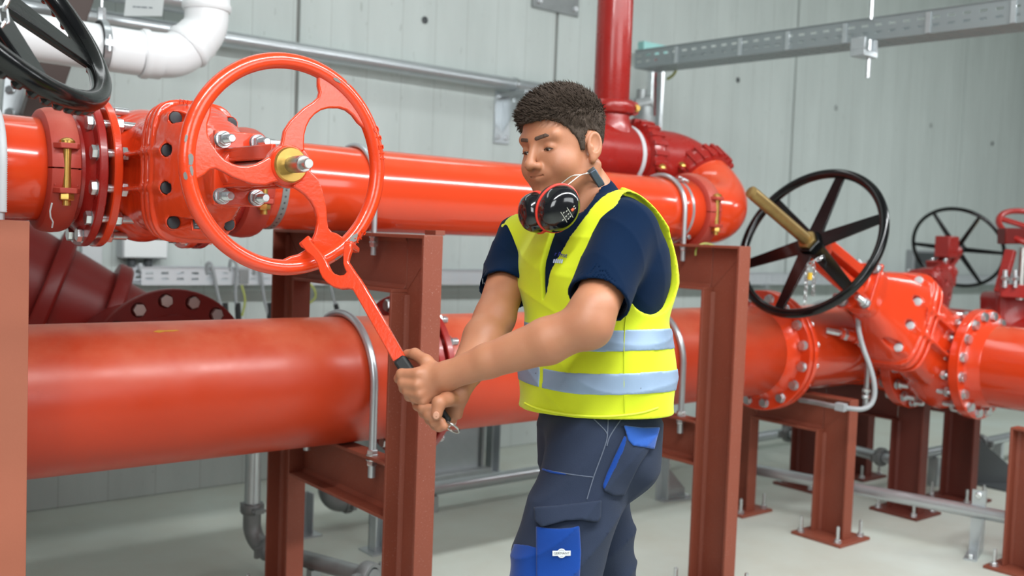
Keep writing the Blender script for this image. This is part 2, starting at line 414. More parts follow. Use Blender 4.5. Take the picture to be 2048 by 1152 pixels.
# ---------------------------------------------------------------- portal frames of channel section
H, B, T = .18, .067, .011
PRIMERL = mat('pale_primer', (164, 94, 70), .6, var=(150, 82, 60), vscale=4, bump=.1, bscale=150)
def portal(X, yf, yb, top, low, label, mt=PRIMER, h=H, b=B, group='red-brown steel pipe frames', plate=.125):
    t = thing('portal_frame', label, 'pipe support', (X-b/2, (yf+yb)/2, 0), group)
    for s, y0 in ((1, yf), (-1, yb)):
        m = MB(); yo = sorted((y0, y0+s*T)); yi = sorted((y0+s*(h-T), y0+s*h)); yw = sorted((y0+s*.004, y0+s*(h-.004)))
        m.box((X-b, yo[0], .014), (X, yo[1], top-.0012)); m.box((X-b, yi[0], .014), (X, yi[1], top-h)); m.box((X-.009, yw[0], .014), (X-.001, yw[1], top-.004))
        # root fillets
        for yy, dy in ((yo[1] if s > 0 else yo[0], s), (yi[0] if s > 0 else yi[1], -s)):
            zt = top-.012 if yy in yo else top-h
            m.prism([(0, 0), (-.012, 0), (-.006, dy*.004), (-.003, dy*.009), (0, dy*.014)], (X-.009, yy, .014), (1, 0, 0), (0, 1, 0), (0, 0, zt-.02))
        o = obj('post', m, mt, t, bevel=.002)
        yc = y0+s*h/2
        pl = obj('base_plate', MB().box((X-b/2-plate, yc-plate-.01, 0), (X-b/2+plate, yc+plate+.01, .014)), mt, t, bevel=.002)
        for sx in (-1, 1):
            for sy in (-1, 1): inst('anchor_bolt', ANCH, pl, (X-b/2+sx*(plate-.03), yc+sy*(plate-.025), .014), (0, 0, 1))
    def beam(z1, y0, y1, nm, corner):
        m = MB(); yy = (y0+h, y1-h) if corner else (y0, y1)
        m.box((X-b+.0006, y0+.0012, z1-T), (X-.0006, y1-.0012, z1)) if corner else m.box((X-b, yy[0], z1-T), (X, yy[1], z1))
        m.box((X-b, yy[0]-(T if corner else 0), z1-h), (X, yy[1]+(T if corner else 0), z1-h+T)); m.box((X-.009, yy[0], z1-h+.004), (X-.001, yy[1], z1-.004))
        for zz, dz in ((z1-T, -1), (z1-h+T, 1)):
            m.prism([(0, 0), (-.012, 0), (-.006, dz*.004), (-.003, dz*.009), (0, dz*.014)], (X-.009, yy[0], zz), (1, 0, 0), (0, 0, 1), (0, yy[1]-yy[0], 0))
        return obj(nm, m, mt, t, bevel=.0015)
    beam(top, yf, yb, 'top_beam', True)
    for y0, s in ((yf, 1), (yb, -1)):   # mitre weld
        obj('weld_seam', MB().tube([(X-.0095, y0+s*.012, top-.012), (X-.0095, y0+s*(h-.004), top-h+.004)], .0022, 6), mt, t)
    if low is not None: beam(low, yf+h, yb-h, 'cross_beam', False)
    return t
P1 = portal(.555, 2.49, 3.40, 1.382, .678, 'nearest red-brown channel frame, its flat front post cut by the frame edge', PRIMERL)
P2 = portal(1.65, 2.386, 3.395, 1.382, .678, 'tall red-brown channel frame behind the wrench, white specks on its post')
P3 = portal(3.09, 2.386, 3.395, 1.382, .678, 'tall red-brown channel frame just behind the man, yellow wire end on its beam')
P4 = portal(4.18, 2.559, 3.30, .678, None, 'low red-brown channel frame under the big bolted flange, its base plate in full view')
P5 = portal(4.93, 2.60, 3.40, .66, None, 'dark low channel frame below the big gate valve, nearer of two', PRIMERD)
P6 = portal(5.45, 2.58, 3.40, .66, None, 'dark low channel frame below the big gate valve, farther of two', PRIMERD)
P7 = portal(4.47, 1.2, 1.955, .632, None, "red-brown channel post at the frame edge under the end of the big branch pipe", PRIMER, h=.12, plate=.10)
# ---------------------------------------------------------------- u-bolts
def ubolt(X, yc, zc, r, rod, ztop, label, nuts=2, mt=ZINC, ext=.07, over=False):
    t = thing('u_bolt', label, 'u-bolt', (X, yc, ztop), 'round steel u-bolts over the pipes')
    R = r+rod
    pts = [(X, yc-R, ztop-ext)]+[(X, yc-R, ztop+(zc-ztop)*k/4) for k in range(1, 4)]+arc((X, yc, zc), (0, -1, 0), (0, 0, 1), R, 0, pi, 28)+[(X, yc+R, ztop+(zc-ztop)*k/4) for k in (3, 2, 1)]+[(X, yc+R, ztop-ext)]
    obj('rod', MB().tube(pts, rod, 12, up=(1, 0, 0)), mt, t)
    nm = NUT16 if rod > .01 else NUT12
    for y in (yc-R, yc+R):
        inst('nut', nm, t, (X, y, ztop-.0115), (0, 0, -1))
        if nuts > 1: inst('nut', nm, t, (X, y, ztop-.0115-(.02 if rod > .01 else .016)), (0, 0, -1))
        if over: inst('nut', nm, t, (X, y, ztop), (0, 0, 1))
    return t
YU, ZU, RU = 2.842, 1.519, .1365
YL, ZL, RL = 2.89, .8895, .21
ubolt(1.60, YU, ZU, RU, .0085, 1.382, 'bright thin u-bolt over the upper pipe behind the red handwheel rim', 2)
ubolt(3.053, YU, ZU, RU, .0095, 1.382, 'grey u-bolt over the upper pipe right behind the man, next to a strap', 1)
ubolt(1.60, YL, ZL, RL, .0125, .678, 'thick grey u-bolt over the big lower pipe beside the wrench handle', 1, over=True)
ubolt(3.053, YL, ZL, RL, .0125, .678, 'thick grey u-bolt over the lower pipe at the man\'s back', 1, over=True)
ubolt(4.42, YL, ZL, RL, .0125, .678, 'thick grey u-bolt on the lower pipe after the big bolted flange', 1, over=True)
# ribbed sleeve bolt at the left edge
t = thing('u_bolt', 'u-bolt in a ribbed pale plastic sleeve over the near pipe end', 'u-bolt', (.535, YU, 1.382))
R = RU+.014
pts = [(.535, YU-R, 1.40), (.535, YU-R, 1.46)]+arc((.535, YU, ZU), (0, -1, 0), (0, 0, 1), R, 0, pi, 24)+[(.535, YU+R, 1.40)]
fine = []
for a, b in zip(pts[:-1], pts[1:]):
    a, b = V3(*a), V3(*b); k = max(1, int(np.linalg.norm(b-a)/.0028))
    fine += [a+(b-a)*i/k for i in range(k)]
obj('ribbed_sleeve', MB().tube(fine, [.0135 if i % 2 else .0115 for i in range(len(fine))], 12, up=(1, 0, 0)), LTGREY, t, ang=80)
for y in (YU-R, YU+R):
    obj('rod_end', MB().cyl((.535, y, 1.30), (.535, y, 1.405), .008), ZINC, t); inst('nut', NUT12, t, (.535, y, 1.37), (0, 0, -1))

# ---------------------------------------------------------------- pipework
def pipe(label, p0, p1, r, mt, name='steel_pipe', bands=(), group=None, n=72):
    p0, p1 = V3(*p0), V3(*p1); L = np.linalg.norm(p1-p0)
    prof = [(0, r*.94), (0, r*.985), (.003, r)]+[(L*i/6, r) for i in range(1, 6)]+[(L-.003, r), (L, r*.985), (L, r*.94)]
    m = MB().lathe(p0, p1-p0, prof, n)
    t = obj(name, m, mt, None, label, 'pipe', group, ang=60)
    return t
def coupling(c, a, e, r, w, label, mt=CAST, sub=BRASS, gap=.05, cogs=False, group='grooved pipe couplings'):
    """grooved coupling: two half shells round the axis a, bolt pads towards e and away from it"""
    c, a, e = V3(*c), nrm(a), nrm(e); b = np.cross(a, e); b = -b if b[2] < -.3 else b
    t = thing('pipe_coupling', label, 'coupling', c, group)
    W2 = w/2
    prof = [(-W2, r*.99), (-W2, r+.012), (-W2*.86, r+.022), (-W2*.5, r+.028), (0, r+.030), (W2*.5, r+.028), (W2*.86, r+.022), (W2, r+.012), (W2, r*.99)]
    for s in (1, -1):
        u, v, w_ = frame(a); ang = atan2(np.dot(b*s, v), np.dot(b*s, u))
        m = MB(); m.lathe(c, a, prof, 30, 0, False, None, ang-pi/2+.012, ang+pi/2-.012)
        for se in (1, -1):   # pads
            o = c+e*se*(r+.012)+b*s*.004
            m.prism([(-.03, 0), (.03, 0), (.03, gap*.9), (-.03, gap*.9)], c+e*se*(r+.002), a, b*s, e*se*.018)
            m.prism([(-.032, 0), (.032, 0), (.03, .03), (.02, .046), (-.02, .046), (-.03, .03)], c+b*s*gap+e*se*(r-.004), a, e*se, b*s*.014)
        if cogs:
            for q in range(9):
                an = -1.1+2.2*q/8; d = b*s*cos(an)+e*sin(an)
                m.bar(c+d*(r+.02)-a*W2*.98, c+d*(r+.02)+a*W2*.98, .022, .03, d)
        obj('half_shell', m, mt, t, bevel=.002, fix=True)
    for se in (1, -1):
        o = c+e*se*(r+.022)
        m = MB().lathe(o+b*(gap+.014), b, [(0, .019), (.006, .019), (.011, .014), (.014, .006)], 18)
        m.cyl(o-b*(gap+.045), o+b*(gap+.014), .0105); m.hexnut(o-b*(gap+.014), -b, .0185, .018)
        obj('bolt', m, sub, t)
    return t
def flange_mb(m, o, a, ro, ri, t, n=72): m.lathe(o, a, [(0, ri), (0, ro-.003), (.003, ro), (t-.003, ro), (t, ro-.003), (t, ri)], n, 0, False); return m
# upper run
near = pipe('orange red upper pipe stub at the frame edge, coupled to the first valve', (-.9, YU, ZU), (.672, YU, ZU), RU, REDPIPE)
cpl1 = coupling((.684, YU, ZU), (1, 0, 0), (0, -1, 0), RU, .08, 'dusty red grooved coupling with a brass bolt left of the first valve', CAST)
obj('sealant_drip', MB().tube([at(104, 406, 1, 2.686), at(100, 422, 1, 2.694), at(101, 434, 1, 2.704), at(106, 444, 1, 2.713), at(104, 455, 1, 2.724)], .0022, 6), LTGREY, cpl1)
def flange_bolts(parent, o, a, R, n, r, L, nut_at, a0=.5, mt=None, name='bolt', src=None, up=None):
    me = src or bolt_mesh(r, L, True, nut_at, name, mt); u, v, w = frame(a, up)
    for i in range(n):
        an = 2*pi*(i+a0)/n; inst(name, me, parent, V3(*o)+(u*cos(an)+v*sin(an))*R, w, u*cos(an)+v*sin(an))
    return me
def adapter(p, a, r, L, ro, label, mt=DKRED, hub=.15, t=.022):
    """grooved flange adapter: hub of length L from p along a, ending in a flange"""
    p, a = V3(*p), nrm(a); o = thing('flange_adapter', label, 'pipe fitting', p)
    m = MB().lathe(p, a, [(0, r*.9), (0, r+.004), (.012, r+.006), (L*.6, hub), (L, hub+.012)], 64)
    obj('hub', m, mt, o); obj('flange', flange_mb(MB(), p+a*L, a, ro, r*.9, t), mt, o)
    return o
ad1 = adapter((.722, YU, ZU), (1, 0, 0), RU, .031, .2025, 'deep red flange adapter bolted to the left side of the first valve', hub=.155)

def smooth_noise(p): return ripple(p, 260, 3, 6)*.0005
def gate_valve(c, a, s, k, label, name='gate_valve', body=RED, ftf=.27, hub=.94, bolts=12, caps=CAPBLK, h=.0038, wheel=None, flanges=(1, 1), detail=True, fl_r=.2025, boltin=None):
    c, a, s = V3(*c), nrm(a), nrm(s); v = nrm(np.cross(a, s)); v = v if detail != 'flip' else -v
    if v[2] < 0: v = -v
    R = np.array([a, s, v]); P = lambda x, y, z: c+k*(a*x+s*y+v*z)
    t = thing(name, label, 'valve', c)
    f2 = ftf/2
    capspots = [(-.070, .125), (.070, .125), (-.088, .045), (.088, .045), (-.088, -.045), (.088, -.045), (-.070, -.128), (.070, -.128)]
    def fn(p):
        q = ((p-c.astype(np.float32))@R.T.astype(np.float32))/k
        x, y, z = q[:, 0], q[:, 1], q[:, 2]
        def se(ax, az, y0, y1, n=4, r=.006):      # super-elliptic slab
            e = (np.abs(x/ax)**n+np.abs(z/az)**n)**(1/n); d = (e-1)*min(ax, az)
            return smax(d, np.maximum(y0-y, y-y1), r)
        d = np.maximum(np.sqrt(y*y+z*z)-.158, np.abs(x)-f2+.004)
        d = smin(d, d_ell(q, (0, 0, 0), np.eye(3), (.118, .17, .185)), .03)
        e = (np.abs(x/(.088))**3+np.abs(z/.150)**3)**(1/3); nk = smax((e-1)*.088, np.maximum(-.02-y, y-.40), .01)
        d = smin(d, nk, .035)
        d = smin(d, se(.110, .174, .318, .334), .005)
        d = smin(d, se(.112, .178, .355, .372), .006); d = smin(d, se(.104, .170, .372, .385), .004)
        d = smin(d, se(.112, .178, .385, .402), .005)
        for zz in (.045, -.045):                  # side ribs of the body
            d = smin(d, d_box(q, (-.1, .2, zz), np.eye(3), (.012, .19, .006), .004), .012)
            d = smin(d, d_box(q, (.1, .2, zz), np.eye(3), (.012, .19, .006), .004), .012)
        w = np.clip((y-.40)/.20, 0, 1)            # bonnet dome narrows towards the stem
        ax = .108-.052*w**1.3; az = .172-.085*w**1.1
        e = (np.abs(x/ax)**3.2+np.abs(z/az)**3.2)**(1/3.2)
        d = smin(d, smax((e-1)*ax, np.maximum(.395-y, y-.655), .022), .006)
        d = smin(d, smax(np.sqrt(x*x+z*z)-.05, np.maximum(.6-y, y-.70), .008), .02)
        for cx, cz in capspots:
            d = smin(d, d_cone(q, (cx, .39, cz), (cx, .452, cz), .0205, .019), .006)
            d = smax(d, -d_cone(q, (cx, .458, cz), (cx*.62, .50, cz*(1 if abs(cz) < .1 else .9)), .0175, .011), .004)
        d = smax(d, -d_box(q, (.03, .50, -.11), np.array([[1, 0, 0], [0, .87, -.5], [0, .5, .87]]), (.001, .001, .001)), .001)
        return (d+smooth_noise(p))*k
    ex = np.abs(R.T)@V3(f2+.01, .36, .19)*k; mid = P(0, .35-.02, 0)
    lo = np.minimum.reduce([P(x, y, z) for x in (-f2-.01, f2+.01) for y in (-.2, .72) for z in (-.2, .2)])
    hi = np.maximum.reduce([P(x, y, z) for x in (-f2-.01, f2+.01) for y in (-.2, .72) for z in (-.2, .2)])
    o, _ = sdf_obj('valve_body', fn, lo, hi, h, body, t)
    for sx in (-1, 1):
        obj('flange', flange_mb(MB(), P(sx*f2, 0, 0), -a*sx, fl_r*k, .12*k, .022*k), body, t)
    cm = mesh_only('bolt_cap', MB().lathe((0, 0, 0), (0, 0, 1), [(-.02*k, .0155*k), (-.004*k, .0155*k), (-.0005*k, .0145*k), (0, .0125*k)], 20), caps)
    for cx, cz in capspots: inst('bolt_cap', cm, t, P(cx, .456, cz), s)
    # yoke: plate, two arms, hub boss, studs
    m = MB().prism([(-.058, -.085), (.058, -.085), (.058, .085), (-.058, .085)], P(0, .655, 0), a*k, v*k, s*.016*k)
    for sz in (-1, 1):
        m.bar(P(0, .66, sz*.03), P(0, hub-.03, sz*.028), .075*k, .018*k, v, 0, .06*k, .018*k)
        m.bar(P(-.03, .66, sz*.03), P(-.026, hub-.03, sz*.028), .012*k, .032*k, v); m.bar(P(.03, .66, sz*.03), P(.026, hub-.03, sz*.028), .012*k, .032*k, v)
    m.lathe(P(0, hub-.05, 0), s, [(0, .04*k), (.03*k, .048*k), (.045*k, .048*k), (.05*k, .044*k)], 32)
    obj('yoke', m, body, t, bevel=.003*k)
    sm = bolt_mesh(.0095*k, .058*k, False, .012*k, 'stud', BRIGHT)
    for sx in (-1, 1):
        for sz in (-1, 1): inst('stud', sm, t, P(sx*.042, .671, sz*.064), s)
    return t, P, (a, s, v)
valve1, VP, (va, vs_, vv) = gate_valve((.925, YU, ZU), (1, 0, 0), (0, -1, 0), 1.0, 'orange red cast gate valve with black capped bolts behind the red handwheel')
bm1 = bolt_mesh(.0112, .118, True, .0605, 'bolt', BRIGHT)
flange_bolts(valve1, (.7525, YU, ZU), (1, 0, 0), .176, 12, None, None, None, .5, src=bm1)
flange_bolts(valve1, (1.0975, YU, ZU), (-1, 0, 0), .176, 12, None, None, None, .5, src=bm1)
ad2 = adapter((1.195, YU, ZU), (-1, 0, 0), RU, .10, .2025, 'deep red flange adapter on the far side of the first valve', hub=.15)
# writing cast or stuck on the valve
S1 = V3(0, -1, 0)
m = text_mb('DN250', .026, (.832, YU-.4035, ZU-.005), (0, 0, -1), (1, 0, 0), .0025)
obj('cast_lettering', m, RED, valve1)
def on_bonnet(px, py, y): return at(px, py, 1, YU-y)
m = text_mb('PN 16', .018, on_bonnet(377, 206, .43)+V3(0, 0, 0), (1, 0, 0), (0, -.3, 1), .004)
obj('cast_lettering', m, RED, valve1)
m = MB().prism([(-.013, .011), (.013, .011), (0, -.014)], on_bonnet(402, 231, .472), (1, 0, 0), (0, -.35, 1), (0, -.001, 0)); obj('triangle_sticker', m, WHITE, valve1)
q = on_bonnet(409, 447, .50)
m = MB().prism([(-.034, -.018), (.034, -.018), (.034, .018), (-.034, .018)], q, (1, 0, 0), (0, .35, 1), (0, -.004, 0))
pf = obj('name_plate', m, RED, valve1, bevel=.001)
m = MB().prism([(-.030, -.014), (.030, -.014), (.030, .014), (-.030, .014)], q+V3(0, -.004, 0), (1, 0, 0), (0, .35, 1), (0, -.001, 0)); obj('plate_face', m, DARKGREY, pf)
m = MB()
for i, wd_ in enumerate((.03, .046, .05, .04)):
    m.prism([(-.026, .0085-i*.0065), (-.026+wd_, .0085-i*.0065), (-.026+wd_, .0115-i*.0065), (-.026, .0115-i*.0065)], q+V3(0, -.005, 0), (1, 0, 0), (0, .35, 1), (0, -.0004, 0))
obj('plate_print', m, GREYINK, pf)
# ---------------------------------------------------------------- red handwheel
HW = VP(0, 1.0, 0); YH = 1.895
C0 = at(576, 330, 1, YH); RW = .213; rr = .0165
w1 = thing('handwheel', 'large glossy orange red handwheel with three curved spokes on the first valve', 'handwheel', C0)
obj('rim', MB().torus(C0, (0, -1, 0), RW, rr, 128, 18), RED, w1)
hubp = C0
def pl(px, py): p = at(px, py, 1, YH); return (p[0]-C0[0], p[2]-C0[2])
spoke = [pl(*q) for q in ((556, 306), (562, 283), (566, 262), (578, 243), (590, 231), (606, 216), (623, 205), (634, 196), (637, 185), (634, 172), (628, 159), (648, 158), (676, 176), (702, 203), (722, 237), (733, 268), (724, 268), (714, 246), (703, 231), (690, 221), (676, 217), (655, 217), (640, 221), (628, 229), (618, 240), (611, 254), (607, 270), (606, 288), (607, 303))]
for j in range(10, 17):
    x_, z_ = spoke[j]; k_ = RW*(.955 if j == 16 else 1.0)/hypot(x_, z_); spoke[j] = (x_*k_, z_*k_)
for i in range(3):
    an = 2*pi*i/3; ca, sa = cos(an), sin(an)
    poly = [(x*ca-z*sa, x*sa+z*ca) for x, z in spoke]
    ct = np.mean(poly, 0)
    obj('spoke', MB().prism(poly, C0+V3(0, .006, 0), (1, 0, 0), (0, 0, 1), (0, -.013, 0)), RED, w1, bevel=.004, seg=3, fix=True)
obj('hub', MB().lathe(C0+V3(0, .03, 0), (0, -1, 0), [(0, .036), (.018, .042), (.036, .042), (.042, .038)], 40), RED, w1)
nb = obj('stem_nut', MB().lathe(C0+V3(0, -.008, 0), (0, -1, 0), [(0, .037), (.006, .037), (.010, .034), (.010, .02)], 40), BRASS, w1, label='brass stem nut')
st = MB().lathe(C0+V3(0, .3, 0), (0, -1, 0), [(0, .0165), (.33, .0165)]+[(.33+.0035*i/1.0, .0165+(.001 if i % 2 else 0)) for i in range(1, 12)]+[(.372, .0165), (.374, .0155), (.374, .0105), (.392, .0105), (.394, .009)], 32)
obj('spindle', st, STEEL, w1, label='threaded steel spindle')
def rim_text(txt, a_mid, size):
    m = MB(); n = len(txt)
    for i, ch in enumerate(txt):
        an = a_mid-(i-(n-1)/2)*size*.95/RW
        d = V3(cos(an), 0, sin(an)); tng = V3(sin(an), 0, -cos(an))
        text_mb(ch, size*1.15, C0+d*(RW+.005)+V3(0, -rr*.86, 0), tng, d*.95+V3(0, .3, 0), .0022, mb=m)
    return obj('cast_lettering', m, RED, w1)
rim_text('OPEN', radians(17), .02); rim_text('SHUT', radians(-45), .02)
for an, off, sz in ((181, .0, .016), (187, -.003, .012), (171, .004, .009), (190, .005, .01), (315, -.006, .018), (301, .003, .009), (62, .0, .010), (55, .004, .007), (290, .0, .012)):
    a = radians(an); d = V3(cos(a), 0, sin(a)); tg = V3(-sin(a), 0, cos(a)); tt = radians(35 if off > 0 else 8)   # paint worn to bare iron
    nn = d*sin(tt)*(1 if off > 0 else -1)+V3(0, -1, 0)*cos(tt); o = C0+d*RW+nn*(rr+.0002); v_ = nrm(np.cross(nn, tg)); k = 9
    poly = [(sz*(.6+.55*random.random())*cos(2*pi*i/k), sz*.42*(.6+.5*random.random())*sin(2*pi*i/k)) for i in range(k)]
    obj('bare_chip', MB().prism(poly, o, tg, v_, nn*.0004), CHIP, w1)

# ---------------------------------------------------------------- rest of the upper run
coupling((1.222, YU, ZU), (1, 0, 0), (0, -1, 0), RU, .08, 'dusty red grooved coupling with brass bolt seen through the red handwheel', CAST)
main = pipe('long glossy orange red upper pipe running behind the man', (1.226, YU, ZU), (3.222, YU, ZU), RU, REDPIPE)
def strap(X, label, mt, w=.022, dots=True):
    t = thing('strap_band', label, 'pipe strap', (X, YU, ZU))
    obj('band', MB().lathe((X-w/2, YU, ZU), (1, 0, 0), [(0, RU), (0, RU+.0016), (w, RU+.0016), (w, RU)], 72, 0, False), mt, t)
    if dots:
        m = MB()
        for i in range(44):
            an = 2*pi*i/44; d = V3(0, cos(an), sin(an)); m.lathe(V3(X, YU, ZU)+d*(RU+.0015), d, [(0, .0035), (.0005, .0035), (.0005, 0)], 8)
        obj('perforation', m, DARKGREY, t, kind='stuff')
    return t
strap(1.302, 'grey perforated strap round the upper pipe under the red handwheel hub', ZINCD)
s2 = strap(3.118, 'shiny steel hose clamp round the upper pipe beside the grey u-bolt', ZINC, .014, False)
q = V3(3.118, YU-.068, ZU+.125)
obj('clamp_screw', MB().bar(q+V3(-.012, 0, .004), q+V3(.012, 0, .004), .016, .014).cyl(q+V3(0, -.03, -.004), q+V3(0, .02, .014), .0065, n=12), BRIGHT, s2)
q = V3(3.118, YU-.09, ZU-.108)
obj('clamp_screw', MB().cyl(q+V3(0, -.02, 0), q+V3(0, .02, -.02), .007, n=12).hexnut(q+V3(0, -.02, 0), (0, -1, 0), .011, .009), BRIGHT, s2)
d = V3(0, -.55, .83); d = nrm(d); q = V3(1.285, YU, ZU)+d*(RU+.0005)
t_ = obj('pipe_sticker', MB().prism([(-.035, -.028), (.035, -.028), (.035, .028), (-.035, .028)], q, (1, 0, 0), np.cross(d, (1, 0, 0)), d*.0007), WHITE, main)
d = nrm(V3(0, -.97, -.25)); q = V3(1.42, YU, ZU)+d*(RU+.0003)
obj('pencil_mark', text_mb('lll', .022, q, nrm(V3(1, 0, .1)), np.cross(d, (1, 0, 0)), .0003), DARKGREY, main)
d = nrm(V3(0, -.96, -.28)); q = at(800, 458, 1, 2.60)
q = V3(1.72, 2.53, 1.382)
obj('pipe_clip', MB().box((1.70, 2.50, 1.382), (1.735, 2.56, 1.397)), PRIMER, P2, bevel=.001)
coupling((3.235, YU, ZU), (1, 0, 0), (0, -1, 0), RU, .08, 'dusty red grooved coupling with brass bolt at the bend right of the man', CAST)
# bend back and up, second bend, tee and riser
def elbow(p, d0, d1, r, R, label, mt, n=20, tail=0.0, tail1=None):
    tail1 = tail if tail1 is None else tail1
    p, d0, d1 = V3(*p), nrm(d0), nrm(d1); pts = [p]
    if tail: pts.append(p+d0*tail)
    c = p+d0*tail+d1*R
    pts += arc(c, -d1, d0, R, 0, pi/2, n)[1:]
    if tail1: pts.append(pts[-1]+d1*tail1)
    m = MB().tube(pts, r, 56, up=np.cross(d0, d1)); o = obj('pipe_elbow', m, mt, None, label, 'pipe bend', ang=70)
    return o, pts[-1]
u2 = nrm((0, cos(radians(38)), sin(radians(38))))
_, e1 = elbow((3.244, YU, ZU), (1, 0, 0), u2, RU+.001, .205, 'orange red pipe bend turning back beyond the man', REDPIPE, tail=.09, tail1=.065)
coupling(e1, u2, np.cross(u2, (1, 0, 0))*-1 if False else (-1, 0, 0), RU, .085, 'dull red cogged coupling joining the two pipe bends', DKRED, cogs=True)
_, e2 = elbow(e1, u2, (-1, 0, 0), RU+.001, .125, 'deep red pipe bend turning left above the orange pipe', DKRED, tail=.0, tail1=.195)
coupling(e2, (-1, 0, 0), u2*-1, RU, .085, 'dull red cogged coupling left of the deep red bend', DKRED, cogs=True)
tee = thing('pipe_tee', 'deep red tee behind the man\'s head carrying the riser', 'pipe fitting', e2)
obj('run', MB().lathe(e2, (-1, 0, 0), [(0, RU), (.36, RU)], 64), DKRED, tee)
RX, RY = e2[0]-.165, e2[1]
obj('branch', MB().lathe((RX, RY, e2[2]), (0, 0, 1), [(0, .100), (RU*.8, .100), (RU+.015, .085), (RU+.04, .080)], 48), DKRED, tee)
obj('strap_ring', MB().lathe((e2[0]-.07, RY, e2[2]), (-1, 0, 0), [(0, RU), (0, RU+.003), (.022, RU+.003), (.022, RU)], 64, 0, False), LTGREY, tee, label='pale strap ring')
ZR = e2[2]+RU+.07
coupling((RX, RY, ZR), (0, 0, 1), nrm((1, -.3, 0)), .079, .06, 'dull red coupling with brass bolts at the foot of the riser', DKRED, gap=.02)
pipe('glossy red riser pipe rising out of frame behind the man', (RX, RY, ZR+.005), (RX, RY, 4.28), .079, DKRED)

dm = nrm(V3(0, -.42, .91)); o = V3(.985, YL, ZL)+dm*(RL+.0003)
PMARK = mat('yellow_paint_mark', (206, 150, 50), .5); pc_ = np.cross(dm, (1, 0, 0))
PAINT_MARK = (o, dm, pc_, PMARK)
# ---------------------------------------------------------------- lower run
lowpipe = pipe('big dusty red lower pipe at left, from the frame edge to the bolted flanges', (-1.2, YL, ZL), (1.80, YL, ZL), RL, DUSTPIPE, n=96)
o, dm, pc_, PMARK = PAINT_MARK
obj('paint_mark', MB().prism([(-.035, -.002), (-.02, -.009), (-.004, -.003), (.02, -.004), (.04, .0), (.03, .004), (.0, .003), (-.02, .006)], o, (1, 0, 0), pc_, dm*.0006), PMARK, lowpipe, label='yellow paint mark')
def flange_joint(X, label, ro=.28, sgn=1, n=16, gap=.014, t=.026, neck=.0, r=RL, nut=.02):
    o = thing('bolted_flange', label, 'pipe flange', (X, YL, ZL))
    obj('flange', flange_mb(MB(), (X-t-gap/2, YL, ZL), (1, 0, 0), ro, r*.98, t), RED if neck else DKRED, o)
    obj('flange', flange_mb(MB(), (X+gap/2, YL, ZL), (1, 0, 0), ro, r*.98, t), RED if neck else DKRED, o)
    obj('gasket', MB().lathe((X-gap/2, YL, ZL), (1, 0, 0), [(0, ro*.84), (gap, ro*.84)], 48, 0, False), RUBBER, o)
    if neck: obj('neck', MB().lathe((X-gap/2-t-neck, YL, ZL), (1, 0, 0), [(0, r+.0005), (neck*.35, r+.004), (neck*.75, r+.016), (neck, r+.024)], 72, 0, False), RED, o)
    L = 2*t+gap+.05
    me = bolt_mesh(.0125, L, True, 2*t+gap+.003, 'bolt', BRIGHT)
    flange_bolts(o, (X-gap/2-t-.002, YL, ZL), (1, 0, 0), ro-.035, n, None, None, None, .5, src=me)
    return o
flange_joint(1.848, 'pair of deep red bolted flanges on the lower pipe beside the man\'s hands')
pipe('orange red lower pipe running behind the man between two flanges', (1.876, YL, ZL), (3.83, YL, ZL), RL, DUSTPIPE, n=96)
flange_joint(3.872, 'big orange red bolted flange pair under the black handwheel with chain', ro=.285, neck=.07)
pipe('short orange red lower pipe between the big flange and the big valve', (3.905, YL, ZL), (4.66, YL, ZL), RL, REDPIPE, n=96)
# ---------------------------------------------------------------- big valve at right
CV = V3(4.86, 2.5, .84); NV = nrm((-.906, 0, .42)); KV = 1.35
valve2, P2v, _ = gate_valve(CV, (0, -1, 0), NV, KV, 'big glossy orange red gate valve at right with white capped bolts', caps=LTGREY, h=.0065, hub=.98)
tee2 = thing('pipe_tee', 'red tee at the end of the lower pipe, hidden behind the big valve', 'pipe fitting', (4.9, YL+.1, ZL))
obj('run', MB().lathe((4.66, YL, ZL), (1, 0, 0), [(0, RL+.008), (.50, RL+.008)], 48), RED, tee2)
obj('branch', MB().lathe((4.86, 2.71, .84), (0, 1, 0), [(-.035, .272), (-.006, .272), (-.004, RL), (.1, RL)], 48), RED, tee2)
m4 = bolt_mesh(.0135, .135, True, .075, 'bolt', BRIGHT)
flange_bolts(valve2, (4.86, 2.296, .84), (0, 1, 0), .24, 16, None, None, None, .5, src=m4)
flange_bolts(valve2, (4.86, 2.715, .84), (0, -1, 0), .24, 16, None, None, None, .5, src=m4)
br = thing('branch_pipe', 'thick orange red branch pipe leaving the big valve towards the frame edge', 'pipe', (4.86, 2.0, .84))
obj('flange', flange_mb(MB(), (4.86, 2.297, .84), (0, 1, 0), .273, .19, .027), RED, br)
obj('neck', MB().lathe((4.86, 2.30, .84), (0, -1, 0), [(0, .222), (.02, .212), (.06, .204), (.07, .20)], 64, 0, False), RED, br)
obj('tube', MB().lathe((4.86, 2.25, .84), (0, -1, 0), [(0, .2), (.02, .2), (.9, .2), (1.5, .2)], 64), REDPIPE, br)
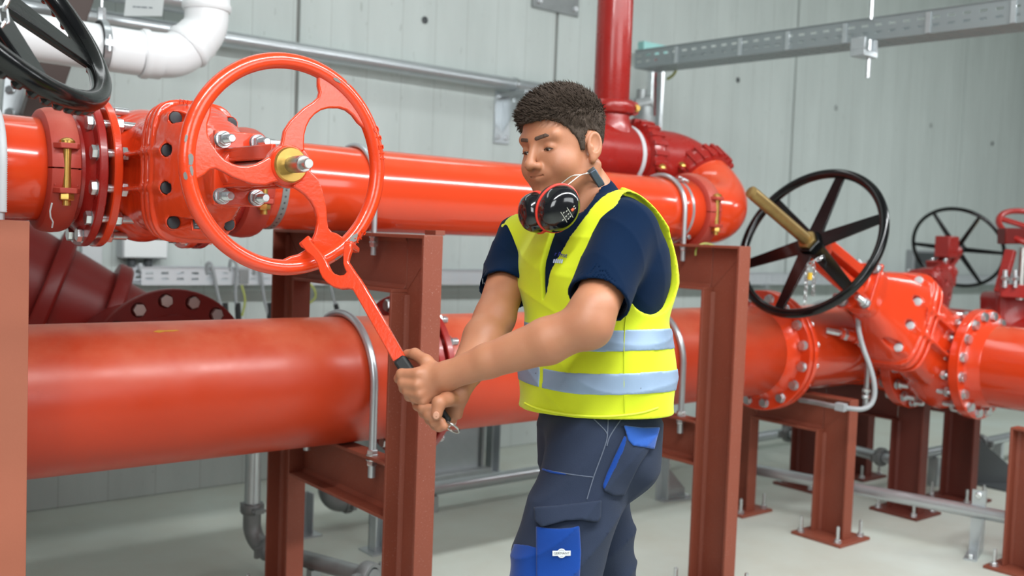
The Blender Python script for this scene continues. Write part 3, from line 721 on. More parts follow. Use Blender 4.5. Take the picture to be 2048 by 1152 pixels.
# sensor / plug fittings on the valve
for (x, y, z), L, lab in (((-.075, .44, .105), .05, None), ((-.075, .44, -.105), .07, None)):
    o = P2v(x, y, z); d = nrm(NV+V3(0, .5, .45 if z > 0 else -.25))
    m = MB().cyl(o, o+d*.05, .034); m.cyl(o+d*.05, o+d*(.055+L), .026)
    b = obj('plug_boss', m, RED, valve2)
    m = MB().hexnut(o+d*(.05+L*.6), d, .03, .02).cyl(o+d*(.07+L*.6), o+d*(.11+L*1.3), .014); obj('plug', m, BRIGHT, b, label='bright steel plug')
m = text_mb('DN400', .03, P2v(.108, .404, .01), (0, 0, 1), V3(0, -1, 0)*1.0, .003); obj('cast_lettering', m, RED, valve2)
o = P2v(-.012, .93, .05); obj('sticker', MB().prism([(-.03, -.015), (.03, -.015), (.03, .015), (-.03, .015)], P2v(-.005, .86, .042), NV, V3(0, 1, 0), nrm(np.cross(NV, (0, 1, 0)))*.001 if np.cross(NV, (0, 1, 0))[2] > 0 else -nrm(np.cross(NV, (0, 1, 0)))*.001), mat('yellow_sticker', (232, 190, 60), .5), valve2)
def spoked_wheel(name, label, c, n, R, rr, spokes, a0, mt, up, tip=.45, rod=OLDBRASS, rod_r=.02, sw=.05, knob=True, back=.05, grips=0, flat=1.0):
    c, n = V3(*c), nrm(n); u = nrm(np.cross(up, n)); v = np.cross(n, u)
    t = thing(name, label, 'handwheel', c)
    m = MB().torus(c, n, R, rr, 96, 14)
    if grips:
        for i in range(grips):
            an = 2*pi*i/grips; d = u*cos(an)+v*sin(an); o = c+d*(R+rr*.35)-n*rr*.75; m.lathe(o-n*.006, n, [(-.006, .004), (0, .0105), (.016, .0105)], 10)
    obj('rim', m, mt, t)
    for i in range(spokes):
        an = a0+2*pi*i/spokes; d = u*cos(an)+v*sin(an); e = np.cross(n, d)
        m = MB().bar(c+d*.03-n*.012, c+d*(R-rr*.4)-n*.003, sw, .012, n, 0, sw*.62, .010)
        m.bar(c+d*.03-n*.024, c+d*(R-rr*.4)-n*.012, .014, .032, n, 0, .012, .014)
        obj('spoke', m, mt, t, bevel=.0025)
    obj('hub', MB().lathe(c-n*back, n, [(0, .052), (.006, .058), (back+.012, .056), (back+.016, .05)], 6 if knob else 32), mt, t, bevel=.003)
    if tip:
        obj('stem_nut', MB().hexnut(c+n*.014, n, .042, .02), rod, t)
        prof = [(-.12, rod_r)]+[(.03+.0045*i, rod_r+(.0012 if i % 2 else 0)) for i in range(int((tip-.05)/.0045))]+[(tip-.012, rod_r), (tip-.003, rod_r), (tip, rod_r*.82)]
        obj('spindle', MB().lathe(c, n, prof, 24), rod, t, label='long dull brass spindle')
    return t, c, n, u, v
HC = CV+NV*KV
w2, c2, n2, u2_, v2_ = spoked_wheel('handwheel', 'black six spoked handwheel with long brass spindle and chain', HC, NV, .334, .0205, 6, radians(22), BLACKP, (0, 0, 1), tip=.46, rod_r=.0255, sw=.072)
# chain looped round a spoke
def chain(pts, label, parent=None, ll=.026, r=.0022):
    t = thing('chain', label, 'chain', pts[0]); pts = [V3(*p) for p in pts]
    segs = [np.linalg.norm(b-a) for a, b in zip(pts[:-1], pts[1:])]; tot = sum(segs); n = int(tot/(ll*.72)); cum = np.concatenate([[0], np.cumsum(segs)])
    link = None
    for i in range(n):
        s = tot*(i+.5)/n; j = min(len(segs)-1, int(np.searchsorted(cum, s)-1)); f = (s-cum[j])/segs[j]; p = pts[j]+(pts[j+1]-pts[j])*f; d = nrm(pts[j+1]-pts[j])
        if link is None:
            k = 10; path = [(ll*.28*(1 if cos(2*pi*q/k) > 0 else -1)+ll*.22*cos(2*pi*q/k), ll*.24*sin(2*pi*q/k), 0) for q in range(k)]
            link = mesh_only('link', MB().tube(path, r, 6, True), BRIGHT)
        ref = (1, 0, 0) if abs(d[0]) < .8 else (0, 1, 0); u, v, w = frame(d, ref)
        if i % 2: u, v = v, -u
        o = bpy.data.objects.new('link', link); COL.objects.link(o); o.parent = t; mm = Matrix.Identity(4); q = p-origin(t)
        for k_ in range(3): mm[k_][0] = d[k_]; mm[k_][1] = u[k_]; mm[k_][2] = v[k_]; mm[k_][3] = q[k_]
        o.matrix_local = mm
    return t
dC = 4.15
chain([W(1648, 512, dC), W(1640, 517, dC-.03), W(1628, 522, dC-.03), W(1618, 528, dC-.02), W(1614, 540, dC), W(1612, 570, dC+.01), W(1610, 610, dC+.01)], 'bright chain hanging from a spoke of the big black handwheel')
chain([W(1626, 526, dC-.02), W(1629, 545, dC), W(1626, 590, dC+.01)], 'short loose chain end beside the longer chain on the black handwheel')
obj('chain_tag', MB().box(*(sorted_ for sorted_ in (np.minimum(W(1616, 545, dC-.01), W(1624, 560, dC-.008)), np.maximum(W(1616, 545, dC-.01), W(1624, 560, dC-.008)))), ), MATS['yellow_sticker'], None, 'small yellow tag on the chain of the black handwheel', 'tag')
# grey conduit that wraps under the flange and rises at the valve
cp = [W(1600, 800, 4.75), W(1630, 805, 4.62), W(1665, 812, 4.45), W(1700, 817, 4.40), W(1725, 818, 4.40), W(1742, 808, 4.42), W(1749, 788, 4.43), W(1747, 760, 4.44), W(1738, 728, 4.46), W(1727, 698, 4.48), W(1719, 668, 4.52), W(1716, 640, 4.55), W(1715, 600, 4.6)]
def smooth_path(p, n=6):
    p = [V3(*q) for q in p]; o = []
    for i in range(len(p)-1):
        a, b, c, d = p[max(0, i-1)], p[i], p[i+1], p[min(len(p)-1, i+2)]
        for k in range(n):
            t = k/n; o.append(.5*((2*b)+(-a+c)*t+(2*a-5*b+4*c-d)*t*t+(-a+3*b-3*c+d)*t**3))
    return o+[p[-1]]
co = obj('conduit', MB().tube(smooth_path(cp), .0115, 12), GREYPL, None, 'bent grey conduit hooked under the lower pipe by the big valve', 'conduit')
obj('conduit_clip', MB().bar(W(1672, 812, 4.42), W(1692, 816, 4.39), .04, .035, (0, 0, 1)), GREYPL, P4, bevel=.003)
# ---------------------------------------------------------------- valves farther back
n3 = nrm((.85, .12, .47)); c3 = W(1915, 496, 6.6)
spoked_wheel('handwheel', 'distant black handwheel on the wall side, seen from behind, thin brass spindle', c3, n3, .292, .0125, 6, radians(5), BLACKP, (0, 0, 1), tip=.42, rod_r=.011, sw=.032)
b3 = c3-n3*1.05; b3[1] = c3[1]-.1
gv3, _, _ = gate_valve(b3, (0, -1, 0), nrm(c3-b3), np.linalg.norm(c3-b3)/1.0, 'deep red gate valve in the background carrying the distant black handwheel', body=DKRED, h=.012, caps=LTGREY, hub=.97)
o = W(1893, 503, 6.45); obj('stem_guard', MB().bar(o+V3(0, 0, -.04), o+V3(0, 0, .10), .13, .10, (0, 1, 0)), DKRED, gv3, bevel=.006)
pipe('deep red background pipe beside the deep red valve', b3+V3(0, -.2, 0), b3+V3(0, -.95, 0), .15, DKRED)
# red wheel on a pedestal at the right edge
c4 = W(2062, 456, 5.3); n4 = nrm((-.35, -.45, .82))
t4 = thing('handwheel', 'small deep red handwheel on a pedestal at the frame edge', 'handwheel', c4)
obj('rim', MB().torus(c4, n4, .165, .016, 72, 12), DKRED, t4)
u4, v4, _ = frame(n4)
for i in range(3):
    d = u4*cos(2*pi*i/3+.5)+v4*sin(2*pi*i/3+.5); obj('spoke', MB().bar(c4, c4+d*.16, .04, .014, n4), DKRED, t4, bevel=.003)
obj('hub', MB().bar(W(2002, 472, 5.25), W(2075, 472, 5.25), .09, .085, (0, 0, 1)), MAROON, t4, bevel=.006)
t5 = thing('valve_pedestal', 'deep red valve bonnet with open yoke under the small red handwheel', 'valve', W(2030, 640, 5.3))
m = MB()
for x0, x1 in ((2022, 1999), (2066, 2080)): m.bar(W(x0, 500, 5.25), W(x1, 585, 5.25), .05, .04)
m.bar(W(1996, 580, 5.25), W(2090, 585, 5.25), .07, .07)
obj('yoke', m, DKRED, t5, bevel=.004)
obj('stem', MB().cyl(W(2046, 495, 5.25), W(2040, 600, 5.25), .02), STEEL, t5)
for px in (2010, 2030): obj('stud', MB().cyl(W(px, 575, 5.2), W(px+1, 540, 5.2), .012).hexnut(W(px, 560, 5.2), (0, 0, 1), .022, .018), BRIGHT, t5)
bb = W(2020, 615, 5.45)
def fnb(p):
    q = p-bb.astype(np.float32)
    d = d_box(q, (.0, 0, -.02), CB*1.0, (.12, .11, .12), .03); d = smin(d, d_cone(q, (0, 0, -.1), (.1, -.15, -.3), .14, .15), .03)
    return smin(d, d_cone(q, (.25, -.1, -.12), (.5, -.3, -.12), .13, .13), .04)
sdf_obj('valve_body', fnb, bb-V3(.3, .5, .5), bb+V3(.7, .3, .25), .012, DKRED, t5)
# ---------------------------------------------------------------- near black wheel at the upper left
CW = V3(.357, 2.036, 1.838); NW = nrm((.573, -.522, .632))
w5, c5, n5, u5, v5 = spoked_wheel('handwheel', 'near black ribbed handwheel cut by the top corner, dripping gloss paint', CW, NW, .298, .0205, 5, radians(-33), BLACKP, (0, 0, 1), tip=.10, rod=STEEL, sw=.088, grips=56, back=.08)
t = thing('valve_stem_yoke', 'steel stem and red yoke that carry the near black handwheel', 'valve', CW-NW*.6)
obj('yoke', MB().bar(CW-NW*.62+V3(0, 0, .03), CW-NW*.09, .05, .03, (0, 0, 1)).bar(CW-NW*.62, CW-NW*.08, .05, .03, (0, 1, 0)), DKRED, t, bevel=.004)
obj('bonnet', MB().lathe(CW-NW*1.0, NW, [(0, .14), (.12, .13), (.13, .17), (.17, .17), (.2, .11), (.36, .07), (.38, .07)], 40), DKRED, t)
chain([W(18, -4, 1.72), W(10, 12, 1.72), W(6, 26, 1.72), W(8, 40, 1.72), W(2, 52, 1.72), W(-6, 64, 1.72)], 'bright chain over the hub of the near black ribbed handwheel', ll=.03, r=.0028)
# ---------------------------------------------------------------- white drain pipe with two bends
YWp = 3.94; zw = 2.048; xw = 1.562
white = thing('drain_pipe', 'thick white plastic drain pipe bending up out of frame', 'pipe', (1.3, YWp, zw))
a = V3(xw-.30, YWp, zw-.005); k1 = V3(xw-.155, YWp, zw); k2 = V3(xw, YWp, zw+.155); rw = .086
obj('tube', MB().cyl((-1.5, YWp, zw+.02), a, rw, n=48), WHITEP, white)
def bend(p, q, r0, nm): return obj(nm, MB().tube([p, p+(q-p)*.0+V3(0, 0, 0), q], rw, 48) if False else MB().cyl(p, q, rw, n=48), WHITEP, white)
d45 = nrm((1, 0, 1))
path1 = [a, k1+V3(-.055, 0, 0)]+[k1+V3(-.055, 0, 0)+V3(.13*sin(x), 0, .13*(1-cos(x))) for x in np.linspace(.1, pi/4, 6)]; mid = path1[-1]+d45*.035
obj('bend', MB().tube(path1+[mid], rw*1.02, 48, up=(0, 1, 0)), WHITEP, white)
path2 = [mid-d45*.01, mid+d45*.03]+[mid+d45*.03+d45*(.13*sin(x))+nrm((-1, 0, 1))*(.13*(1-cos(x))) for x in np.linspace(.1, pi/4, 6)]; top = path2[-1]+V3(0, 0, .06)
obj('bend', MB().tube(path2+[top], rw, 48, up=(0, 1, 0)), WHITEP, white)
obj('tube', MB().cyl(top, (top[0], YWp, 4.28), rw, n=48), WHITEP, white)
for o, ax in ((a+V3(.02, 0, 0), (1, 0, 0)), (mid-d45*.02, d45), (top-V3(0, 0, .02), (0, 0, 1))):
    obj('socket', MB().lathe(o, ax, [(-.015, rw*.99), (-.015, rw*1.06), (-.006, rw*1.12), (.010, rw*1.12), (.018, rw*1.06), (.06, rw*1.06), (.06, rw*.99)], 48, 0, False), WHITEP, white)
hg = thing('pipe_hanger', 'rubber lined pipe clamp on a threaded rod holding the white drain pipe', 'pipe clamp', (1.12, YWp, zw))
obj('clamp_ring', MB().lathe((1.105, YWp, zw), (1, 0, 0), [(0, rw*1.0), (0, rw+.01), (.03, rw+.01), (.03, rw)], 48, 0, False), RUBBER, hg)
obj('clamp_band', MB().lathe((1.108, YWp, zw), (1, 0, 0), [(0, rw+.01), (0, rw+.014), (.024, rw+.014), (.024, rw+.01)], 48, 0, False), ZINC, hg)
obj('clamp_screw', MB().bar((1.12, YWp-rw-.03, zw-.0), (1.12, YWp-rw, zw), .03, .02).cyl((1.12, YWp-rw-.022, zw-.03), (1.12, YWp-rw-.022, zw+.03), .006), BRIGHT, hg)
obj('threaded_rod', MB().cyl((1.12, YWp, zw+rw), (1.12, YWp, 4.28), .0065).hexnut((1.12, YWp, zw+rw+.01), (0, 0, 1), .016, .05), BRIGHT, hg)
# ---------------------------------------------------------------- silver pipes on the wall and their brackets
pipe('slim shiny steel pipe along the concrete wall, lower of two', (-3, 4.86, 2.33), (4.9, 4.86, 2.33), .040, ZINC, 'wall_pipe', n=40)
pipe('shiny steel pipe high on the wall behind the white drain pipe', (-3, 4.80, 2.46), (1.95, 4.80, 2.46), .055, ZINC, 'wall_pipe', n=40)
def wall_bracket(X, z, label):
    t = thing('wall_bracket', label, 'bracket', (X, 4.97, z-.3))
    obj('back_plate', MB().box((X-.06, 4.965, z-.36), (X+.06, 4.979, z-.03)), ZINC, t, bevel=.002)
    obj('arm', MB().box((X-.04, 4.70, z-.075), (X+.04, 4.97, z-.045)), ZINC, t, bevel=.002)
    obj('gusset', MB().prism([(0, 0), (-.22, 0), (0, -.22)], (X-.003, 4.968, z-.075), (0, 1, 0), (0, 0, 1), (.006, 0, 0)), ZINC, t)
    obj('clip', MB().lathe((X-.012, 4.86, z), (1, 0, 0), [(0, .041), (0, .047), (.024, .047), (.024, .041)], 28, 0, False).bar((X, 4.86, z-.04), (X, 4.86, z-.11), .02, .02), BRIGHT, t)
    for dz in (-.07, -.32):
        for dx in (-.035, .035): inst('nut', NUT12, t, (X+dx, 4.965, z+dz), (0, -1, 0))
    return t
wall_bracket(3.86, 2.33, 'blue-tinged galvanised bracket under the steel wall pipe left of the man\'s head')
# mounting plate near the top
t = thing('wall_plate', 'flat galvanised plate bolted to the wall at the top edge', 'plate', (4.25, 4.97, 2.9))
obj('sheet', MB().box((4.07, 4.962, 2.865), (4.47, 4.978, 3.3)), ZINCD, t, bevel=.002)
for x in (4.12, 4.43): inst('nut', NUT16, t, (x, 4.962, 2.91), (0, -1, 0))
# label card
t = thing('label_card', 'white printed label card hanging by the silver pipes', 'label', (1.50, 4.56, 2.3))
o = W(288, 12, 4.40)
m = MB().prism([(-.085, -.045), (.085, -.045), (.085, .075), (-.085, .075)], o, CB[0], nrm(-CB[1]+CB[0]*.12+V3(0, 0, 0)), CB[2]*.004); obj('card', m, WHITE, t)
m = MB(); cu_ = nrm(CB[0]+CB[1]*.06)       # a printed line too small to read in the photograph
for k_, (a_, b_) in enumerate(((-.05, -.036), (-.033, -.015), (-.012, .014), (.022, .038))): m.bar(o-CB[2]*.001+CB[1]*.006+cu_*a_, o-CB[2]*.001+CB[1]*.006+cu_*b_, .0008, .0055, CB[1])
obj('print', m, GREYINK, t, kind='stuff')
m = MB().lathe(o-CB[1]*.038-CB[0]*.02, -CB[2], [(0, .006), (.001, .006)], 16); m.bar(o-CB[1]*.038-CB[0]*.008-CB[2]*.001, o-CB[1]*.034+CB[0]*.045-CB[2]*.001, .001, .006, CB[1]); obj('print', m, INK, t)
obj('hook', MB().tube([o-CB[1]*.07, o-CB[1]*.12, o-CB[1]*.16], .003, 8), ZINC, t)
# dark raking steel brace and zinc post behind the near coupling
t = obj('raking_brace', MB().bar(W(70, 240, 4.25), W(158, -20, 4.25), .12, .09, (0, 1, 0)), mat('dark_grey_brown_paint', (84, 70, 66), .6), None, 'dark brown raking steel brace behind the black wheel', 'steel brace', bevel=.004)
t = thing('strut_post', 'galvanised strut post behind the near pipe stub', 'strut post', W(28, 250, 4.4))
o0, o1 = W(16, 330, 4.3), W(34, 100, 4.3)
m = MB().bar(o0, o1, .075, .006, (0, 1, 0)); m.bar(o0+V3(.036, .02, 0), o1+V3(.036, .02, 0), .006, .05, (0, 1, 0)); m.bar(o0+V3(-.036, .02, 0), o1+V3(-.036, .02, 0), .006, .05, (0, 1, 0)); obj('channel', m, ZINC, t)
for y in (160, 205): inst('nut', NUT16, t, W(22, y+20, 4.29), -CB[2])
# ---------------------------------------------------------------- perforated cable trays
def perforated(mb, o, u, v, L, Hh, rows, pitch, slot, sh):
    """thin sheet in u, v with rows of slots left open"""
    o, u, v = V3(*o), nrm(u), nrm(v); n = int(L/pitch); ys = [0]
    for r in range(rows):
        c = Hh*(r+1)/(rows+1); ys += [c-sh/2, c+sh/2]
    ys.append(Hh); xs = []
    for i in range(n): xs += [i*pitch, i*pitch+(pitch-slot)/2, i*pitch+(pitch+slot)/2]
    xs.append(n*pitch); vs = [o+u*x+v*y for y in ys for x in xs]; k = len(xs); fs = []
    for j in range(len(ys)-1):
        for i in range(k-1):
            if j % 2 == 1 and i % 3 == 1: continue
            fs.append((j*k+i, j*k+i+1, (j+1)*k+i+1, (j+1)*k+i))
    return mb.add(vs, fs)
TRAYM = mat('tray_zinc', (206, 210, 214), .42, .35)
def tray(p0, p1, w, hh, label, side, rows=2, TRAYM=TRAYM):
    p0, p1 = V3(*p0), V3(*p1); u = nrm(p1-p0); L = np.linalg.norm(p1-p0); side = nrm(side)
    t = thing('cable_tray', label, 'cable tray', p0)
    for s, nm in ((0, 'side_rail'), (1, 'side_rail')):
        m = MB(); perforated(m, p0+side*w*s, u, (0, 0, 1), L, hh, rows, .075, .036, .012)
        m.bar(p0+side*w*s+V3(0, 0, hh), p0+side*w*s+V3(0, 0, hh)+u*L, .012, .003, (0, 0, 1))
        o = obj(nm, m, TRAYM, t); o.data.shade_flat(); sol = o.modifiers.new('thick', 'SOLIDIFY'); sol.thickness = .0018
    m = MB(); perforated(m, p0, u, side, L, w, 3, .075, .036, .012); o = obj('tray_bottom', m, TRAYM, t); o.data.shade_flat(); sol = o.modifiers.new('thick', 'SOLIDIFY'); sol.thickness = .0018
    return t, u
tr1, _ = tray((1.56, 4.78, 1.088), (12.0, 4.78, 1.07), .15, .085, 'slotted galvanised cable tray along the wall below the upper pipe', (0, 1, 0))
for x in (2.05, 3.9, 5.6, 7.6): obj('coupler_plate', MB().box((x, 4.774, 1.092), (x+.05, 4.778, 1.165)), ZINCD, tr1)
for x in (2.4, 4.4, 6.4, 8.4): obj('cantilever', MB().box((x-.02, 4.76, 1.045), (x+.02, 4.978, 1.086)), ZINC, tr1, bevel=.002)
tr2, _ = tray((4.5, 4.45, 2.475), (4.5, 1.2, 2.40), .2, .11, 'slotted galvanised cable tray crossing the upper right corner', (1, 0, 0), 2, mat('tray_dull', (150, 158, 160), .45, .5))
for y in (4.1, 3.62, 3.3, 2.95, 2.5, 2.1):
    obj('coupler_plate', MB().box((4.494, y-.012, 2.40+(y-1.2)*.023), (4.499, y+.012, 2.50+(y-1.2)*.023)), ZINC, tr2)
hk = thing('tray_hanger', 'zinc drop rod and clamp under the upper cable tray', 'tray hanger', (4.5, 2.80, 2.3))
z0 = 2.436
obj('rod', MB().cyl((4.49, 2.80, z0-.19), (4.49, 2.80, z0), .012, n=14), BRIGHT, hk)
obj('clamp', MB().box((4.40, 2.77, z0-.09), (4.52, 2.85, z0-.06)).box((4.40, 2.77, z0-.06), (4.415, 2.85, z0)).box((4.505, 2.77, z0-.06), (4.52, 2.85, z0)), ZINC, hk, bevel=.002)
obj('rod', MB().cyl((4.488, 2.80, z0+.10), (4.488, 2.80, 4.28), .009, n=14), BRIGHT, hk)
st = thing('strut_post', 'galvanised double strut with red perforated rail right of the riser', 'strut post', (5.06, 4.85, 1.4))
for px in (1302, 1322):
    q1 = W(px+1, 108, 6.75); obj('channel', MB().bar((q1[0], q1[1], 0), q1, .018, .05, (0, 1, 0)), BRIGHT, st)
m = MB(); q0, q1 = W(1312, 330, 6.8), W(1314, 118, 6.8); m.bar(q0, q1, .045, .01, (0, 1, 0)); obj('rail', m, DKRED, st)
for i in range(9): obj('rail_slot', MB().bar(q0+(q1-q0)*(.08+.1*i), q0+(q1-q0)*(.13+.1*i), .03, .014, (0, 1, 0)), DARKGREY, st)
obj('top_plate', MB().box(np.minimum(W(1275, 108, 6.7), W(1335, 92, 6.8)), np.maximum(W(1275, 108, 6.7), W(1335, 92, 6.8))), mat('teal_zinc', (150, 200, 196), .4, .5), st)
obj('bonding_cable', MB().tube(smooth_path([W(1350, 112, 6.2), W(1354, 130, 6.2), W(1348, 148, 6.25), W(1335, 158, 6.3)]), .009, 10), YELLOWGREEN, None, 'green yellow earth wire loop under the upper cable tray', 'cable')
fv = thing('small_valve', 'small grey fitting stack behind the riser coupling', 'pipe fitting', W(1290, 240, 5.6))
q0 = W(1290, 262, 5.6); obj('stand_pipe', MB().cyl((q0[0], q0[1], 0), q0, .03), ZINCD, fv)
m = MB().cyl(W(1290, 262, 5.6), W(1290, 215, 5.6), .05); m.cyl(W(1272, 212, 5.6), W(1302, 206, 5.6), .045); m.lathe(W(1290, 240, 5.6), (0, 0, 1), [(-.02, .065), (.02, .065)], 20); m.cyl(W(1282, 200, 5.6), W(1284, 180, 5.6), .03); obj('body', m, ZINCD, fv)
# ---------------------------------------------------------------- wall box and cables on the tray
t = thing('junction_box', 'pale grey wall junction box behind the first valve', 'junction box', (1.60, 4.93, 1.2))
obj('box', MB().box((1.50, 4.88, 1.21), (1.72, 4.979, 1.42)), LTGREY, t, bevel=.006)
obj('lid', MB().box((1.505, 4.872, 1.215), (1.715, 4.88, 1.415)), WHITE, t, bevel=.004)
for x in (1.56, 1.64): obj('cable_gland', MB().cyl((x, 4.93, 1.17), (x, 4.93, 1.212), .02), DARKGREY, t)
obj('trunking', MB().box((1.33, 4.93, .95), (1.42, 4.979, 1.6)), LTGREY, None, 'pale plastic trunking standing left of the junction box', 'trunking')
obj('box_cable', MB().tube(smooth_path([(1.6, 4.93, 1.18), (1.62, 4.90, 1.14), (1.75, 4.86, 1.16), (1.95, 4.84, 1.13)]), .012, 10), LTGREY, None, 'pale cable leaving the junction box towards the tray', 'cable')
for i, (x0, y0, x1, y1) in enumerate(((415, 527, 452, 640), (462, 520, 477, 640), (510, 528, 540, 640))):
    t = thing('cable', ('grey cable looping out of the wall tray, nearest the valve', 'grey cable looping out of the wall tray, in the middle of three', 'grey cable looping out of the wall tray, beside the dark post')[i], 'cable', W(x0, y0, 5.0), 'grey cables looping from the wall tray')
    obj('sheath', MB().tube(smooth_path([at(x0-3, y0+26, 1, 4.79), at(x0-1, y0+2, 1, 4.772), at(x0+6, y0, 1, 4.765), at(x0+12, y0+18, 1, 4.755), at(x0+(x1-x0)*.6, y0+(y1-y0)*.6, 1, 4.755), at(x1, y1, 1, 4.76)]), .0085, 10), GREYPL, t)
    obj('boot', MB().cyl(at(x1-2, y1-34, 1, 4.757), at(x1, y1, 1, 4.76), .015), RUBBER, t)
obj('earth_cable', MB().tube(smooth_path([W(483, 570, 5.0), W(490, 600, 5.0), W(484, 632, 5.0)]), .006, 8), YELLOWGREEN, None, 'thin yellow green earth wire under the wall tray', 'cable')
obj('earth_cable', MB().tube(smooth_path([at(608, 556, 1, 4.776), at(628, 578, 1, 4.74), at(630, 596, 1, 4.74), at(616, 608, 1, 4.76)]), .006, 8), YELLOWGREEN, None, 'green wire loop seen through the frame behind the wrench', 'cable')
t = thing('cable', 'dark cable with black boot seen through the frame behind the wrench', 'cable', W(668, 600, 4.8))
obj('sheath', MB().tube([at(656, 552, 1, 4.776), at(662, 575, 1, 4.76), at(668, 600, 1, 4.76), at(672, 612, 1, 4.76)], .007, 8), GREYPL, t); obj('boot', MB().cyl(at(671, 608, 1, 4.76), at(675, 622, 1, 4.76), .013), RUBBER, t)
obj('wire_end', MB().tube(smooth_path([W(1391, 511, 3.95), W(1392, 500, 3.95), W(1398, 491, 3.96), W(1412, 487, 3.97), W(1430, 492, 3.97)]), .004, 8), YELLOWGREEN, None, 'pale yellow green wire end on the frame beam behind the man', 'wire')
t = thing('wall_socket', 'grey wall box seen through the distant black handwheel', 'wall box', (8.6, 4.95, 1.2))
q = W(1950, 532, 8.6); xx, zz = 9.05, q[2]
obj('box', MB().box((xx-.25, 4.90, zz-.12), (xx+.25, 4.979, zz+.12)), GREYPL, t, bevel=.006); obj('door', MB().box((xx-.22, 4.89, zz-.10), (xx+.22, 4.90, zz+.10)), DARKGREY, t, bevel=.004)
# ---------------------------------------------------------------- maroon check valve behind the lower pipe, left
cA, cB_ = W(30, 520, 4.0), W(420, 660, 4.35)
ax = nrm(cB_-cA); LL = np.linalg.norm(cB_-cA)
chk = thing('check_valve', 'maroon cone shaped check valve with cast ribs behind the lower pipe', 'valve', (cA+cB_)/2)
off = V3(0, 0, -.13)
def rad(t): return .33-.17*t
prof = [(LL*i/16-.25, rad(i/16)) for i in range(17)]
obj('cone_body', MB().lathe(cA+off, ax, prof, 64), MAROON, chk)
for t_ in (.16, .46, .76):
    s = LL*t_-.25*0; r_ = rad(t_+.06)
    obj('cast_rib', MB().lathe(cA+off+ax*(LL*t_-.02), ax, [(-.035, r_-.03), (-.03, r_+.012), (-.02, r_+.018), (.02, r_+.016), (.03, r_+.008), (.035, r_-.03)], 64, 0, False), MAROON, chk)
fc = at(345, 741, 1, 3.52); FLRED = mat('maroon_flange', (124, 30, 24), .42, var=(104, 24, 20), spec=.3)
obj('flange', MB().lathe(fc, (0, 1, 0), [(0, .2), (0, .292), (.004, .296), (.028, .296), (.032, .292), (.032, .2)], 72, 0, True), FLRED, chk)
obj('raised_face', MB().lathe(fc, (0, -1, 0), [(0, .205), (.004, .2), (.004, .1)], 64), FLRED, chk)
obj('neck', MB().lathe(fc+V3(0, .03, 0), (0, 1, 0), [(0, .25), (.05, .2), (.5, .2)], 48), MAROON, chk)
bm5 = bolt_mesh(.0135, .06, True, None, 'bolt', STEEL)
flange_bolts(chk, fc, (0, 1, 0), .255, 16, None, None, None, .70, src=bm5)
# ---------------------------------------------------------------- galvanised drain pipes on the floor
GC = mat('grey_malleable_iron', (138, 140, 140), .5, .5, var=(110, 112, 112), vscale=30)
def gcoup(mb, o, a, r, w=.04): mb.lathe(o, a, [(-w/2, r), (-w/2, r*1.35), (-w*.3, r*1.5), (w*.3, r*1.5), (w/2, r*1.35), (w/2, r)], 24, 0, False); u, v, _ = frame(a); mb.bar(V3(*o)+u*r*1.2, V3(*o)+u*r*2.3, w, r*.55, a); mb.bar(V3(*o)-u*r*1.2, V3(*o)-u*r*2.3, w, r*.55, a); mb.cyl(V3(*o)+u*r*2.0-v*r*.9, V3(*o)+u*r*2.0+v*r*.9, r*.2, n=10); return mb
t = thing('drain_line', 'galvanised pipe dropping behind the lower pipe and turning along the floor', 'pipe', (1.67, 3.7, 0))
o = V3(1.665, 3.70, 0); r = .032; d = nrm((.18, -.5, 0))
obj('tube', MB().cyl(o+V3(0, 0, .24), o+V3(0, 0, .75), r), ZINC, t)
obj('coupling', gcoup(MB(), o+V3(0, 0, .25), (0, 0, 1), r), GC, t)
obj('elbow', MB().tube([o+V3(0, 0, .25), o+V3(0, 0, .2)]+arc(o+V3(0, 0, .19)+d*.09, -d, V3(0, 0, -1), .09, 0, pi/2, 8), r*1.12, 20), GC, t)
e_ = o+V3(0, 0, .10)+d*.09
obj('coupling', gcoup(MB(), e_+d*.01, d, r), GC, t)
obj('tube', MB().cyl(e_, e_+d*.55, r), ZINCD, t)
obj('coupling', gcoup(MB(), e_+d*.52, d, r*1.15, .05), GC, t)
obj('foot', MB().box(e_+d*.25-V3(.02, .02, .1), e_+d*.25+V3(.02, .02, -.03)), ZINC, t)
t = thing('drain_line', 'galvanised floor pipe with elbow running along the wall', 'pipe', (2.2, 4.0, 0))
o = V3(2.17, 4.0, .115)
obj('coupling', gcoup(MB(), o+V3(-.01, 0, .115), (0, 0, 1), .034), GC, t)
obj('riser', MB().cyl(o+V3(-.01, 0, .11), o+V3(-.01, 0, .6), .034), ZINC, t)
obj('elbow', MB().tube([o+V3(-.01, 0, .12)]+arc(o+V3(.08, 0, .09), V3(-1, 0, 0), V3(0, 0, -1), .09, 0, pi/2, 8), .04, 20), GC, t)
obj('coupling', gcoup(MB(), o+V3(.10, 0, 0), (1, 0, 0), .034), GC, t)
obj('tube', MB().cyl(o+V3(.08, 0, 0), (6.5, 4.0, .115), .034), ZINC, t)
for x in (2.75, 4.0): obj('foot', MB().box((x-.02, 3.97, 0), (x+.02, 4.03, .083)), ZINC, t)
def strut(px, y0, y1, z0, label, Y):
    b = at(px, y0, 2, 0); top = W(px, y1, np.dot(b-CAM, CB[2])); t = thing('strut_post', label, 'strut post', b)
    m = MB().box((b[0]-.03, b[1]-.03, 0), (b[0]-.025, b[1]+.03, top[2])).box((b[0]+.025, b[1]-.03, 0), (b[0]+.03, b[1]+.03, top[2])).box((b[0]-.03, b[1]+.025, 0), (b[0]+.03, b[1]+.03, top[2]))
    obj('channel', m, ZINC, t); obj('foot_plate', MB().box((b[0]-.06, b[1]-.06, 0), (b[0]+.06, b[1]+.06, .008)), ZINC, t)
